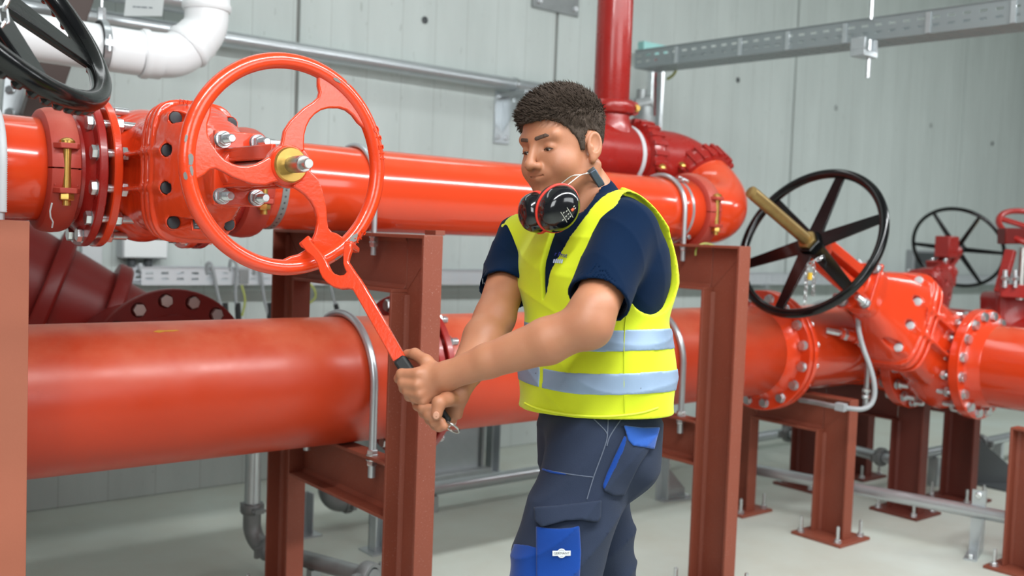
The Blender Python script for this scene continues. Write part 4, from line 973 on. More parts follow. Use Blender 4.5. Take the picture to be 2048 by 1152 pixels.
strut(755, 1102, 1028, 0, 'short galvanised strut post behind the frame cross beam', 3.6)
strut(984, 945, 845, 0, 'galvanised strut post beside the sheet metal duct at the wall', 4.4)
strut(608, 1070, 985, 0, 'thin galvanised post left of the floor pipe elbow', 3.6)
t = thing('duct_box', 'sheet metal duct by the wall under the lower pipe', 'duct', (3.2, 4.6, 0))
obj('casing', MB().box((2.98, 4.45, .03), (3.38, 4.95, .36)), ZINC, t, bevel=.004); obj('end_flange', MB().box((3.38, 4.43, .01), (3.40, 4.97, .38)), ZINCD, t); obj('sill', MB().box((2.98, 4.38, .0), (3.42, 4.45, .06)), ZINCD, t, bevel=.003)
def floor_bracket(b, h, label, d=(0, -1, 0)):
    b = V3(*b); t = thing('pipe_bracket', label, 'bracket', b); d = nrm(d); u = V3(-d[1], d[0], 0)
    obj('upright', MB().bar(b, b+V3(0, 0, h), .055, .006, d).bar(b+u*.027-d*.02, b+u*.027-d*.02+V3(0, 0, h), .005, .045, d), ZINC, t)
    obj('foot', MB().bar(b-d*.03+V3(0, 0, .004), b+d*.17+V3(0, 0, .004), .055, .008, (0, 0, 1)), ZINC, t)
    obj('gusset', MB().prism([(0, .01), (.15, .01), (.15, .05), (.02, h*.62), (0, h*.62)], b+u*.026, d, (0, 0, 1), u*.004), ZINC, t)
    inst('nut', NUT12, t, b+d*.15+V3(0, 0, .008), (0, 0, 1))
    for z in (h*.65, h*.92): inst('nut', NUT12, t, b+V3(0, 0, z)+d*.004, d)
    return t
t = thing('drain_line', 'galvanised floor pipe passing the bracket in front of the dark frames', 'pipe', (4.4, 2.6, 0))
A_, B_ = V3(4.24, 3.45, .19), V3(4.62, 1.75, .19)
obj('tube', MB().cyl(A_, B_, .030), ZINC, t); obj('coupling', gcoup(MB(), A_+(B_-A_)*.99, B_-A_, .03), GC, t)
floor_bracket((4.545, 2.14, 0), .29, 'galvanised gusset bracket on the floor holding the front drain pipe', (-.9, -.3, 0))
floor_bracket((3.93, 3.52, 0), .30, 'shaded galvanised gusset bracket between the man and the tall frame', (.9, -.2, 0))
t = thing('drain_line', 'galvanised pipe with grooved couplings behind the dark frames', 'pipe', (5.2, 3.2, 0))
a_, b_, c_ = V3(5.27, 3.72, .2), V3(5.17, 2.93, .2), V3(7.5, 2.88, .2)
obj('tube', MB().cyl(a_, b_, .03), ZINC, t); obj('tube', MB().cyl(b_, c_, .03), ZINC, t)
for f in (.02, .9): obj('coupling', gcoup(MB(), a_+(b_-a_)*f, b_-a_, .036), GC, t)
obj('riser', MB().cyl(a_, a_+V3(0, 0, .4), .03), GC, t)
for x in (5.9, 6.15): obj('coupling', gcoup(MB(), (x, 2.91, .2), (1, 0, 0), .036), GC, t)
for x in (5.6, 6.4, 7.0): obj('foot', MB().box((x-.02, 2.88, 0), (x+.02, 2.94, .17)), ZINC, t)
t = thing('pipe_bracket', 'dark steel gusset bracket beyond the dark frames', 'bracket', (6.1, 3.2, 0))
obj('gusset', MB().prism([(0, 0), (.28, 0), (.28, .06), (.0, .28)], at(1950, 968, 2, 0), (.8, -.6, 0), (0, 0, 1), (.01, .01, 0)), DARKGREY, t); obj('foot', MB().box(at(1950, 968, 2, 0)+V3(-.03, -.2, 0), at(1950, 968, 2, 0)+V3(.3, .08, .01)), DARKGREY, t)
# ---------------------------------------------------------------- the man
SKIN = mat('skin', (174, 119, 87), .5, var=(160, 97, 71), vscale=22, vamt=.5, sss=.12, bump=.12, bscale=420)
LIP = mat('lip_skin', (172, 96, 80), .42, sss=.1)
BROWN = mat('dark_brown_hair', (50, 40, 33), .75, var=(80, 66, 55), vscale=160, vamt=.7, spec=.25)
BROW = mat('brown_brow', (74, 54, 42), .75)
NAVY = mat('navy_cotton', (4, 26, 52), .9, spec=.08, var=(3, 21, 44), vscale=14, sheen=.04, bump=.15, bscale=500)
VEST = mat('fluorescent_yellow_fabric', (204, 216, 14), .75, var=(192, 206, 18), vscale=10, bump=.12, bscale=400, sheen=.1)
BAND = mat('silver_reflective_tape', (146, 168, 194), .5, .25, var=(128, 150, 178), vscale=25, speck=((96, 106, 122), 26, .70))
GREYCLOTH = mat('charcoal_twill', (46, 54, 72), .9, spec=.12, var=(37, 44, 60), vscale=14, sheen=.04, bump=.25, bscale=600)
BLUE = mat('royal_blue_twill', (10, 60, 138), .85, spec=.2, var=(8, 48, 118), vscale=14, sheen=.15, bump=.2, bscale=600)
BLUELT = mat('faded_blue_twill', (40, 86, 168), .85, spec=.2, var=(30, 72, 150), vscale=18, sheen=.2, bump=.2, bscale=600)
EYEW = mat('eye_white', (226, 222, 216), .25); IRIS = mat('brown_iris', (50, 36, 28), .2)
NAIL = mat('finger_nail', (206, 150, 124), .3)
f32 = lambda v: np.asarray(v, np.float32)
LT = nrm(np.array((.57, 0, -.82))@CB); FW = nrm(np.array((-.82, 0, -.57))@CB); UP = -CB[1]
OT = W(1190, 600, 2.13); TR = np.array([LT, FW, UP])
def tl(p): return (p-f32(OT))@f32(TR.T)                      # torso coordinates: left, forward, up
TP = lambda x, y, z: OT+LT*x+FW*y+UP*z
SL, EL, WL = W(1254, 462, 2.01), W(1176, 648, 1.85), W(893, 752, 1.92)
SR, ER, WR = W(1042, 478, 2.30), W(990, 634, 2.12), W(912, 783, 1.955)
NB = W(1182, 408, 2.13)
man = thing('person', 'young man in yellow safety vest over navy shirt, hauling on the red wrench', 'person', (float(OT[0]), float(OT[1]), 0))
# --- skin: head, neck, arms and hands as one surface
th, pit, rol = radians(45), radians(9), radians(2)
hy = np.array((-sin(th), 0, -cos(th))); hx = np.array((cos(th), 0, -sin(th))); hz = np.array((0, -1., 0))
hy, hz = hy*cos(pit)-hz*sin(pit), hz*cos(pit)+hy*sin(pit)
hx, hz = hx*cos(rol)+hz*sin(rol), hz*cos(rol)-hx*sin(rol)
HR = np.array([hx, hy, hz])@CB; HO = W(1123, 296, 2.10)
hl = lambda p: (p-f32(HO))@f32(HR.T)
HP = lambda x, y, z: HO+np.array((x, y, z), float)@HR
I3 = np.eye(3)
def f_skull(q):
    d = d_ell(q, (0, -.012, .036), I3, (.076, .096, .083))
    return smin(d, d_ell(q, (0, .026, -.03), I3, (.063, .060, .078)), .03)
def f_head(q):
    x = np.abs(q[:, 0]); m = q.copy(); m[:, 0] = x          # the two halves are alike
    d = f_skull(q)
    d = smin(d, d_ell(q, (0, .020, -.072), I3, (.050, .054, .038)), .03)
    d = smin(d, d_cone(m, (.052, -.008, -.045), (.020, .054, -.103), .019, .014), .02)
    d = smin(d, d_cone(m, (0, .066, -.103), (.012, .064, -.103), .0185, .016), .02)
    d = smin(d, d_ell(m, (.040, .050, -.036), I3, (.025, .028, .026)), .02)
    d = smin(d, d_cone(m, (.044, .066, .026), (.004, .079, .021), .010, .009), .014)
    d = smax(d, -d_ell(m, (.033, .096, .005), I3, (.019, .018, .0105)), .012)
    d = smin(d, d_ell(m, (.0315, .0665, .0015), I3, (.0150, .0142, .0132)), .0035)
    d = smax(d, -d_ell(m, (.0315, .0815, -.0028), I3, (.0128, .0062, .0040)), .0008)
    d = smin(d, d_cone(q, (0, .081, .014), (0, .103, -.026), .0072, .0102), .009)
    d = smin(d, d_ell(q, (0, .1055, -.0305), I3, (.0112, .0105, .0098)), .006)
    d = smin(d, d_ell(m, (.0128, .0935, -.0335), I3, (.0072, .0095, .0080)), .006)
    d = smax(d, -d_ell(m, (.0066, .1015, -.0420), I3, (.0042, .0050, .0046)), .002)
    d = smin(d, d_ell(q, (0, .0785, -.0505), I3, (.028, .012, .017)), .012)
    d = smin(d, d_cone(m, (.0280, .0725, -.0510), (.0045, .0862, -.0515), .0016, .0034), .004)
    d = smin(d, d_cone(m, (.0220, .0745, -.0570), (0, .0858, -.0598), .0028, .0048), .006)
    d = smax(d, -smin(d_cone(m, (.0330, .0730, -.0488), (.017, .0870, -.0538), .0013, .0014), d_cone(m, (.017, .0870, -.0540), (0, .0915, -.0552), .0014, .0014), .001), .0022)
    c, s = cos(.25), sin(.25); ER_ = np.array([[cos(.28), sin(.28), 0], [-sin(.28), cos(.28), 0], [0, 0, 1]])@np.array([[1, 0, 0], [0, c, s], [0, -s, c]])
    e = d_ell(m, (.080, -.014, -.006), ER_, (.0068, .0185, .0300)); e = smin(e, d_ell(m, (.0765, -.006, -.034), I3, (.006, .0085, .0095)), .006)
    e = smax(e, -d_ell(m, (.0862, -.0130, -.001), ER_, (.0078, .0122, .0205)), .002); e = smin(e, d_ell(m, (.0790, -.0045, -.010), I3, (.0045, .0045, .0065)), .003)
    return smin(d, e, .005)
def f_neck(p):
    d = d_cone(p, HP(0, -.022, -.045), NB, .0545, .064)
    return smin(d, smin(d_cone(p, HP(.062, -.03, -.045), TP(.02, .075, .155), .012, .012), d_cone(p, HP(-.062, -.03, -.045), TP(-.015, .075, .155), .012, .012), .004), .02)
def f_skin_head(p): return smin(f_head(hl(p)), f_neck(p), .016)
def chainf(p, pts, rs, d=None, k=.004):
    for a, b, r0, r1 in zip(pts[:-1], pts[1:], rs[:-1], rs[1:]):
        e = d_cone(p, a, b, r0, r1); d = e if d is None else smin(d, e, k)
    return d
FRL = [[W(836, 748, 1.918), W(803, 748, 1.932), W(798, 757, 1.972), W(822, 764, 1.982)],
       [W(835, 770, 1.914), W(806, 766, 1.928), W(808, 777, 1.968), W(832, 782, 1.978)],
       [W(840, 788, 1.914), W(815, 782, 1.928), W(818, 793, 1.965), W(840, 796, 1.974)],
       [W(848, 803, 1.916), W(828, 796, 1.930), W(832, 804, 1.960), W(848, 806, 1.968)]]
FRR = [[W(888, 797, 1.990), W(836, 811, 1.958), W(846, 816, 1.916), W(864, 817, 1.908)],
       [W(896, 812, 1.986), W(848, 825, 1.950), W(858, 830, 1.910), W(874, 831, 1.902)],
       [W(902, 827, 1.982), W(860, 839, 1.944), W(869, 844, 1.906), W(883, 844, 1.898)],
       [W(905, 840, 1.976), W(870, 851, 1.938), W(878, 855, 1.904), W(889, 853, 1.896)]]
HD = nrm(W(850, 806, 1.92)-W(830, 748, 1.92))
def f_arm_l(p):
    d = d_cone(p, SL, EL, .050, .043)
    mid = EL+(WL-EL)*.28-UP*.004
    d = smin(d, chainf(p, [EL, mid, EL+(WL-EL)*.7, WL], [.041, .0445, .0335, .0275], None, .01), .02)
    d = smin(d, d_cone(p, EL+UP*.0-FW*.008-UP*.008, EL-FW*.012+UP*.03, .034, .04), .02)
    kn = W(841, 776, 1.923); h = d_econe(p, WL, kn+(WL-kn)*.1, HD, (.026, .020), (.037, .0165))
    h = smin(h, d_econe(p, W(872, 762, 1.925), W(846, 752, 1.925), HD, (.02, .016), (.018, .014)), .012)
    d = smin(d, h, .014)
    for i, f in enumerate(FRL):
        r = (.0108, .0110, .0104, .0092)[i]
        e = chainf(p, f, [r*1.06, r, r*.94, r*.82], None, .003); e = smin(e, d_cone(p, f[0], f[0]+(WL-f[0])*.5, r*.9, r*.5), .006)
        d = smin(d, e, .005)
    t = chainf(p, [W(878, 748, 1.93), W(852, 723, 1.945), W(830, 708, 1.968), W(814, 708, 1.985)], [.016, .0135, .0112, .0095], None, .006)
    return smin(d, t, .009)
def f_arm_r(p):
    d = d_cone(p, SR, ER, .049, .042)
    d = smin(d, chainf(p, [ER, ER+(WR-ER)*.3, ER+(WR-ER)*.72, WR], [.041, .044, .034, .0275], None, .01), .02)
    h = d_econe(p, WR, W(899, 815, 1.975), HD, (.024, .019), (.034, .017)); d = smin(d, h, .014)
    for i, f in enumerate(FRR):
        r = (.0108, .0110, .0104, .0092)[i]
        d = smin(d, chainf(p, f, [r*1.05, r, r*.94, r*.84], None, .003), .004)
    t = chainf(p, [W(910, 797, 1.945), W(894, 798, 1.912), W(878, 806, 1.888), W(873, 829, 1.884)], [.0165, .0148, .0132, .0112], None, .005)
    return smin(d, t, .006)
lo, hi = np.minimum.reduce([HP(x, y, z) for x in (-.1, .1) for y in (-.125, .125) for z in (-.2, .13)]), np.maximum.reduce([HP(x, y, z) for x in (-.1, .1) for y in (-.125, .125) for z in (-.2, .13)])
vh, fh = nets(f_skin_head, lo, hi, .0016)
def bb(pts, m): pts = np.array(pts); return pts.min(0)-m, pts.max(0)+m
al = bb([SL, EL, WL]+sum(FRL, []), .07); ar = bb([SR, ER, WR]+sum(FRR, []), .07)
va_, fa_ = nets(f_arm_r, ar[0], ar[1], .0024)
def skin_mat(c):
    q = hl(f32(c)); x = np.abs(q[:, 0]); m = q.copy(); m[:, 0] = x
    e = np.minimum(d_cone(m, (.0260, .0735, -.0512), (.0040, .0866, -.0520), .0008, .0024), d_cone(m, (.0200, .0755, -.0568), (0, .0868, -.0594), .0016, .0038))
    return np.where(e < .0008, 1, 0)
body, _ = sdf_obj('body', f_arm_l, al[0], al[1], .0024, [SKIN, LIP], man, extra=[(vh, fh), (va_, fa_)], smooth=2, matfn=skin_mat)
for s in (1, -1):
    c = HP(s*.0315, .0668, .0012); g = nrm(HR[1]*.86-HR[2]*.34-HR[0]*.25)
    m = MB().lathe(c, g, [(.0124*cos(a), .0124*sin(a)) for a in np.linspace(0, pi, 19)][::-1], 28, 0, False)
    m.lathe(c, g, [(.0126*cos(a), .0126*sin(a)) for a in np.linspace(0, .46, 6)][::-1], 24, 1, False)
    obj('eyeball', m, [EYEW, IRIS], man, fix=True)
    # lashes: a dark lid line
    pts = [HP(s*(.0315+.0125*t), .0668+sqrt(max(1e-9, .0152**2-(.0125*t)**2))*.985-.0005, -.0008-.0022*t*t) for t in np.linspace(-1, 1, 12)]
    obj('eyelash', MB().tube(pts, [.0004]+[.0011]*10+[.0004], 6), BROWN, man)
    def f_brow(p, s=s):
        q = hl(p); b = np.minimum(d_cone(q, (s*.013, .088, .0225), (s*.034, .082, .0262), .0042, .0040), d_cone(q, (s*.034, .082, .0262), (s*.050, .066, .0205), .0034, .0014))
        return smax(f_head(q)-.0016+ripple(p, 900, 4, 5)*.0006, b, .001)
    b0 = np.array([HP(s*.012, .088, .0225), HP(s*.034, .082, .0262), HP(s*.050, .066, .0205)])
    sdf_obj('eyebrow', f_brow, b0.min(0)-.014, b0.max(0)+.014, .0011, BROW, man)
# nails
for p0, n_, u_ in ((W(872.5, 831, 1.8738), -CB[2]+CB[1]*.25, CB[1]),):
    u, v, w = frame(n_, CB[0]); m = MB().lathe(p0, n_, [(-.001, .0062), (.0004, .0058), (.0008, .003)], 16); vv = np.array(m.v); q = vv-p0; e = nrm(u_-nrm(n_)*np.dot(u_, nrm(n_))); q = q+np.outer(q@e, e)*.25; m.v = [tuple(x) for x in q+p0]
    obj('thumbnail', m, NAIL, man)
# --- hair
HPOLY = [(.125, .058), (.070, .058), (.052, .044), (.030, .016), (.016, -.012), (.006, -.014), (.006, .016), (-.004, .028), (-.028, .026), (-.040, -.012), (-.050, -.050), (-.08, -.066), (-.15, -.06), (-.15, .2), (.125, .2)]
def hair_t(q):
    z = q[:, 2]; s = np.clip((z-.03)/.06, 0, 1); s = s*s*(3-2*s); fr = np.clip((q[:, 1]-.01)/.08, 0, 1)
    return .0034+.0090*s+.0035*s*fr
def f_hair(p):
    q = hl(p); d = f_skull(q)-hair_t(q)
    w = q[:, 2]*1.0; st = np.sin(q[:, 0]*520+q[:, 1]*160+3*np.sin(q[:, 2]*90)+2*np.sin(q[:, 1]*70))*.0011+ripple(q, 330, 8, 6)*.0016
    d = d+st*np.clip((w-.0)/.06, .25, 1)
    reg = d_poly(q[:, 1]+ripple(q, 300, 2, 4)*.002, q[:, 2]+ripple(q, 420, 5, 4)*.0025, HPOLY)
    return smax(d, reg, .0025)
lo, hi = np.minimum.reduce([HP(x, y, z) for x in (-.11, .11) for y in (-.13, .12) for z in (-.1, .15)]), np.maximum.reduce([HP(x, y, z) for x in (-.11, .11) for y in (-.13, .12) for z in (-.1, .15)])
hair, hv = sdf_obj('hair', f_hair, lo, hi, .0018, BROWN, man)
hq = hl(f32(hv)); out = d_poly(hq[:, 1], hq[:, 2], HPOLY) < -.001
cand = np.where(out & (f_skull(hq) > .0015))[0]; pick = rng.choice(cand, min(8000, len(cand)), replace=False)
m = MB(); sv = []; sf = []
for i in pick:
    p = hv[i]; q = hq[i]; n = nrm((q-np.array((0, -.012, .03)))/np.array((.076, .096, .083))**2)
    s = float(np.clip((q[2]-.03)/.05, 0, 1)); L = .005+.012*s*random.random()+.005*s
    dirl = np.array((-.35+.25*random.uniform(-1, 1), .75, .35))*s+np.array((0, -.25, -1))*(1-s)+n*(.55*s+.22)+rng.normal(size=3)*.22
    d = nrm(dirl)@HR; nw = n@HR; u = nrm(np.cross(d, nw)); r = .0007+.0004*s
    b = len(sv); base = p-nw*.001; mid = base+d*L*.55
    sv += [base+u*r, base-u*r, base+nw*r*1.4, mid+u*r*.8, mid-u*r*.8, mid+nw*r, base+d*L+(-nw*.25)*L*.5]
    sf += [(b, b+1, b+4, b+3), (b+1, b+2, b+5, b+4), (b+2, b, b+3, b+5), (b+3, b+4, b+6), (b+4, b+5, b+6), (b+5, b+3, b+6)]
m.add(sv, sf); obj('hair_strands', m, BROWN, man, kind='stuff', ang=60)
# --- navy shirt
def crease(p, d, k, seed, amp):
    return amp*(np.abs(np.sin(p@f32(np.asarray(d)*k)+1.6*ripple(p, 16, seed, 4)))**.55-.7)
def f_torso(p):
    d = d_econe(p, TP(-.005, 0, -.33), TP(0, 0, -.13), LT, (.172, .128), (.160, .120))
    d = smin(d, d_econe(p, TP(0, 0, -.13), TP(.0, .0, .08), LT, (.160, .120), (.180, .126)), .04)
    d = smin(d, d_econe(p, TP(0, 0, .06), TP(.0, -.005, .14), LT, (.178, .124), (.150, .098)), .04)
    d = smin(d, d_cone(p, SL-LT*.02, NB-UP*.035, .050, .054), .04); d = smin(d, d_cone(p, SR+LT*.02, NB-UP*.035, .050, .054), .04)
    return d
def f_sleeve(p, S, E, h, r0, r1, arm):
    a = nrm(E-S); cut = (p-f32(S+(E-S)*h))@f32(a)
    d = d_cone(p, S, S+(E-S)*(h+.12), r0, r1)
    d = d+ripple(p, 60, 11, 5)*.004
    return d, cut, a
def f_shirt(p):
    d = f_torso(p)
    d = smin(d, d_cone(p, HP(0, -.040, -.105), NB, .060, .066), .012)
    d1, c1, _ = f_sleeve(p, SL, EL, .76, .063, .063, None); d2, c2, _ = f_sleeve(p, SR, ER, .68, .060, .060, None)
    s1 = smax(np.maximum(d1, c1), -np.maximum(d1+.0075, -(c1+.035)), .001); s2 = smax(np.maximum(d2, c2), -np.maximum(d2+.0075, -(c2+.035)), .001)
    d = smin(smin(d, s1, .016), s2, .016)
    q = hl(p); cut = d_cone(p, HP(0, -.02, -.04), TP(.0, .05, .19), .059, .063)
    d = smax(d, -smax(cut, -(((p-f32(NB+UP*.012+FW*.0))@f32(nrm(UP*1.0+FW*.55)))), .002), .002)
    t = tl(p)
    d = smax(d, -.225-t[:, 2], .002)
    f = crease(p, nrm(UP*.8+LT*.5-FW*.4), 52, 5, .0032)*np.clip(.3+ripple(p, 18, 44, 4)*1.4, 0, 1)+crease(p, nrm(UP*.3-FW*.8), 44, 9, .003)*np.clip(.3-ripple(p, 18, 44, 4)*1.4, 0, 1)+ripple(p, 45, 5, 5)*.0025
    return d+f
lo, hi = bb([TP(-.25, .16, .2), TP(.27, -.16, .26), TP(-.2, .15, -.3), TP(.2, -.15, -.3), TP(-.2, -.15, -.3), SL+(EL-SL)*.75, SR+(ER-SR)*.75, NB+UP*.06], .05)
sdf_obj('shirt', f_shirt, lo, hi, .0036, NAVY, man, smooth=1)
for (S, E, h, r1) in ((SL, EL, .66, .064),):
    pass
# --- safety vest
AH = (.0, .098, .088, .126)
def f_vest0(p):
    t = tl(p); x, y, z = t[:, 0], t[:, 1], t[:, 2]
    d = f_torso(p)-.0115-.010*np.clip((-z-.02)/.22, 0, 1)
    d = smin(d, d_ell(p, W(1328, 532, 2.115), CB, (.016, .032, .03)), .035)
    fold = np.sin(z*34+x*40+2.2*np.sin(y*18))*.0022*np.clip(1-np.abs(z+.05)/.3, 0, 1)+ripple(p, 34, 21, 5)*.0035+crease(p, nrm(UP*.9+LT*.35), 36, 14, .0035)
    return d+fold, x, y, z
VN = [(-.004, -.002), (.003, .09), (.010, .16), (.004, .30), (.13, .30), (.105, .235), (.088, .175), (.050, .10), (.012, .02)]
def f_vest(p):
    d, x, y, z = f_vest0(p)
    d = smax(d, -.236-z, .003)
    # open neck in front and round the back of the neck
    vn = d_poly(x, z, VN); d = smax(d, -np.maximum(vn, .0-y), .002)
    d = smax(d, -d_cone(p, TP(.01, .0, .10), TP(.01, .03, .32), .062, .080), .004)
    a = (np.sqrt(((y-AH[0])/AH[2])**2+((z-AH[1])/AH[3])**2)-1)*AH[2]
    d = smax(d, -np.maximum(a, .098-x), .003); d = smax(d, -np.maximum(a, x+.105), .003)
    inner = f_torso(p)+.004
    return smax(d, -inner-0.0, .001)
lo, hi = bb([TP(-.22, .17, .3), TP(.24, -.18, .3), TP(-.22, .17, -.25), TP(.22, -.18, -.25), TP(-.22, -.18, -.25), W(1350, 532, 2.115)], .03)
vest, _ = sdf_obj('safety_vest', f_vest, lo, hi, .0034, VEST, man, smooth=1)
def f_band(z0, z1):
    def g(p):
        d, x, y, z = f_vest0(p)
        zz = z+.006*np.sin(x*14)
        b = np.maximum(np.maximum(z0-zz, zz-z1), -(f_torso(p)+.002))
        gap = np.maximum(np.abs(x)-.005, -y)
        return np.maximum(np.maximum(d-.0016, b), -gap)
    return g
for z0, z1 in ((-.096, -.053), (-.182, -.139)):
    l2, h2 = bb([TP(sx, sy, z) for sx in (-.21, .21) for sy in (-.16, .16) for z in (z0, z1)], .012)
    sdf_obj('reflective_band', f_band(z0, z1), l2, h2, .003, BAND, vest, smooth=1)
def surf(fn, px, py, d0=1.6, d1=2.6):                          # where a line of sight meets a modelled surface
    r = ray(px, py); t = np.arange(d0, d1, .002); v = fn(f32(CAM+np.outer(t, r))); i = int(np.argmax(v < 0))
    if not (v < 0).any(): return None
    for _ in range(1): pass
    a, b = t[i-1], t[i]; va, vb = v[i-1], v[i]; return CAM+r*(a+(b-a)*va/(va-vb))
def grad(fn, p, e=.004):
    q = np.array([p+e*np.eye(3)[i] for i in range(3)]+[p-e*np.eye(3)[i] for i in range(3)]); v = fn(f32(q)); return nrm(v[:3]-v[3:])
def decal_text(txt, size, fn, px, py, du, mt, name, parent, lift=.0012, label=None):
    c = surf(fn, px, py); n = grad(fn, c, .01); u = np.asarray(du, float); u = nrm(u-n*np.dot(u, n)); v = np.cross(n, u)
    m = text_mb(txt, size, c+n*lift, u, v, .0003)
    return obj(name, m, mt, parent, label), c, n, u, v
decal_text('r Prot', .0135, lambda p: f_vest0(p)[0], 1123, 510, CB[0]+CB[1]*.28, mat('royal_print', (44, 56, 150), .6), 'chest_print', vest, .002)
sc_, cc_, nn_, uu_, vv_ = decal_text('l', .004, lambda p: f_vest0(p)[0], 1117, 523, CB[0]+CB[1]*.22, mat('pale_print', (190, 206, 232), .6), 'chest_print', vest, .002)
m = MB()
for k in range(5): m.prism([(-.012+k*.0052, -.004), (-.0085+k*.0052, -.004), (-.0085+k*.0052, .004+.0015*(k % 2)), (-.012+k*.0052, .004)], cc_+nn_*.002, uu_, vv_, nn_*.0004)
obj('chest_print', m, MATS['pale_print'], vest, kind='stuff')
def vline(fn, pts, name, mt, par, r=.001, lift=.001, d0=1.6):
    o = [c+grad(fn, c)*lift for c in (surf(fn, *q) for q in pts) if c is not None]
    if len(o) > 2: return obj(name, MB().tube(smooth_path(o, 4), r, 6), mt, par)
VSEAM = mat('vest_seam', (186, 200, 20), .8)
fv0 = lambda p: f_vest0(p)[0]
vline(fv0, [(1252, 632), (1250, 650), (1248, 690), (1248, 730), (1248, 780), (1249, 826)], 'side_seam', VSEAM, vest)
vline(fv0, [(1050, 806), (1070, 815), (1100, 822), (1140, 829), (1190, 833), (1240, 831), (1285, 825), (1316, 815)], 'hem_binding', mat('vest_binding', (228, 240, 60), .7), vest, .0022, .0006)
# --- trousers
HL_, KL, HRt, KR = W(1190, 885, 2.06), W(1068, 1270, 1.96), W(1165, 890, 2.20), W(1206, 1270, 2.22)
def drop(K, dx): p = K+dx; p = p.copy(); p[2] = .11; return p
AL_, AR_ = drop(KL, CB[0]*.03), drop(KR, CB[0]*.10+CB[2]*.02)
def f_trous(p):
    t = tl(p)
    d = d_econe(p, TP(.0, -.005, -.215), TP(.01, -.01, -.33), LT, (.152, .113), (.150, .112))
    d = smin(d, d_cone(p, TP(.058, -.006, -.29), TP(.055, -.008, -.33), .076, .066), .04); d = smin(d, d_cone(p, TP(-.07, -.035, -.31), TP(-.07, -.025, -.35), .08, .075), .04)
    l1 = chainf(p, [HL_, HL_+(KL-HL_)*.5, KL, KL+(AL_-KL)*.5, AL_], [.102, .087, .086, .080, .068], None, .04)
    l2 = chainf(p, [HRt, HRt+(KR-HRt)*.5, KR, KR+(AR_-KR)*.5, AR_], [.10, .088, .082, .078, .068], None, .04)
    d = smin(d, smin(l1, l2, .012), .03)
    s = p@f32(UP)
    f = np.sin(s*46+(p@f32(CB[0]))*30+2*np.sin((p@f32(CB[0]))*17))*.0035*np.clip((1.05-p[:, 2])/.5, .25, 1)+ripple(p, 40, 31, 6)*.004+crease(p, nrm(UP*.8-CB[0]*.6), 44, 33, .009)*np.clip(.35+.65*np.abs(np.sin(s*6)), 0, 1)
    return np.maximum(d+f, .06-p[:, 2])
lo, hi = bb([TP(-.2, .15, -.22), TP(.2, -.2, -.22), KL, KR, AL_, AR_, TP(0, -.2, -.35), TP(.2, 0, -.35)], .11); lo[2] = .05
trous, _ = sdf_obj('work_trousers', f_trous, lo, hi, .0055, GREYCLOTH, man, smooth=1)
def c3(x, y): return (960+x/3.2727, 800+y/3.2727)
def patch(poly, lift, mt, name, parent=None, depth=2.0, dmax=.045, h=.0032, label=None, crop=True):
    pts = [c3(*q) if crop else q for q in poly]; pl_ = [((a-1024)/FPX*depth, (b-576)/FPX*depth) for a, b in pts]
    # the outline is laid on cloth along the wearer's side, at the cloth's own depth
    def g(p):
        r = (p-f32(CAM)); x, y, z = r@f32(CB[0]), r@f32(CB[1]), r@f32(CB[2])
        s = depth/z; return smax(smax(f_trous(p)-lift, d_poly(x*s, y*s, pl_), .0025), np.maximum(-(f_trous(p)+.004), z-depth-dmax), .001)
    q = np.array(pts); cs = [W(a, b, d) for a in (q[:, 0].min(), q[:, 0].max()) for b in (q[:, 1].min(), q[:, 1].max()) for d in (depth-.16, depth+dmax)]
    l2, h2 = bb(cs, .004); o, _ = sdf_obj(name, g, l2, h2, h, mt, parent or trous, label, smooth=1); return o
patch([(955, 225), (1130, 250), (1105, 335), (1040, 430), (985, 545), (945, 628), (870, 628), (805, 592), (850, 470), (905, 360)], .006, GREYCLOTH, 'hip_pocket', depth=2.03)
patch([(945, 232), (968, 252), (940, 340), (900, 430), (855, 520), (812, 592), (802, 560), (830, 480), (880, 370)], .0065, BLUE, 'pocket_gusset', label='royal blue pocket gusset', depth=2.03)
patch([(940, 165), (1060, 180), (1180, 178), (1160, 250), (1142, 322), (1070, 310), (1000, 300), (968, 262), (955, 210)], .009, BLUELT, 'pocket_flap', label='faded blue hip pocket flap', depth=2.03)
patch([(222, 940), (300, 948), (372, 962), (380, 1400), (60, 1400)], .003, BLUE, 'knee_patch', label='royal blue knee patch', depth=1.98)
cargo = patch([(366, 826), (440, 838), (520, 842), (600, 836), (652, 822), (662, 1000), (640, 1400), (370, 1400)], .010, BLUE, 'cargo_pocket', label='royal blue cargo pocket', depth=1.98)
patch([(350, 700), (500, 690), (660, 672), (796, 655), (792, 768), (772, 802), (660, 785), (560, 790), (480, 812), (404, 832), (358, 790)], .015, GREYCLOTH, 'cargo_flap', depth=1.99)
patch([(380, 436), (470, 462), (580, 482), (560, 494), (460, 480), (385, 452)], .003, BLUE, 'pocket_edge', label='blue thigh pocket edge', depth=1.97)
def seam(pts, name='seam', r=.0011, mt=None, lift=.0008):
    m = []; 
    for a, b in pts:
        c = surf(f_trous, *c3(a, b))
        if c is not None: m.append(c+grad(f_trous, c)*lift)
    if len(m) > 2: obj(name, MB().tube(smooth_path(m, 4), r, 6), mt or SEAM, trous)
SEAM = mat('seam_stitching', (92, 100, 116), .9)
seam([(838, 130), (836, 190), (830, 260), (800, 350), (770, 430), (745, 500), (720, 580), (700, 650)])
seam([(745, 125), (790, 170), (822, 205), (836, 235)]); seam([(925, 125), (880, 190), (845, 250), (830, 300)])
seam([(385, 440), (480, 468), (600, 488), (740, 505)])
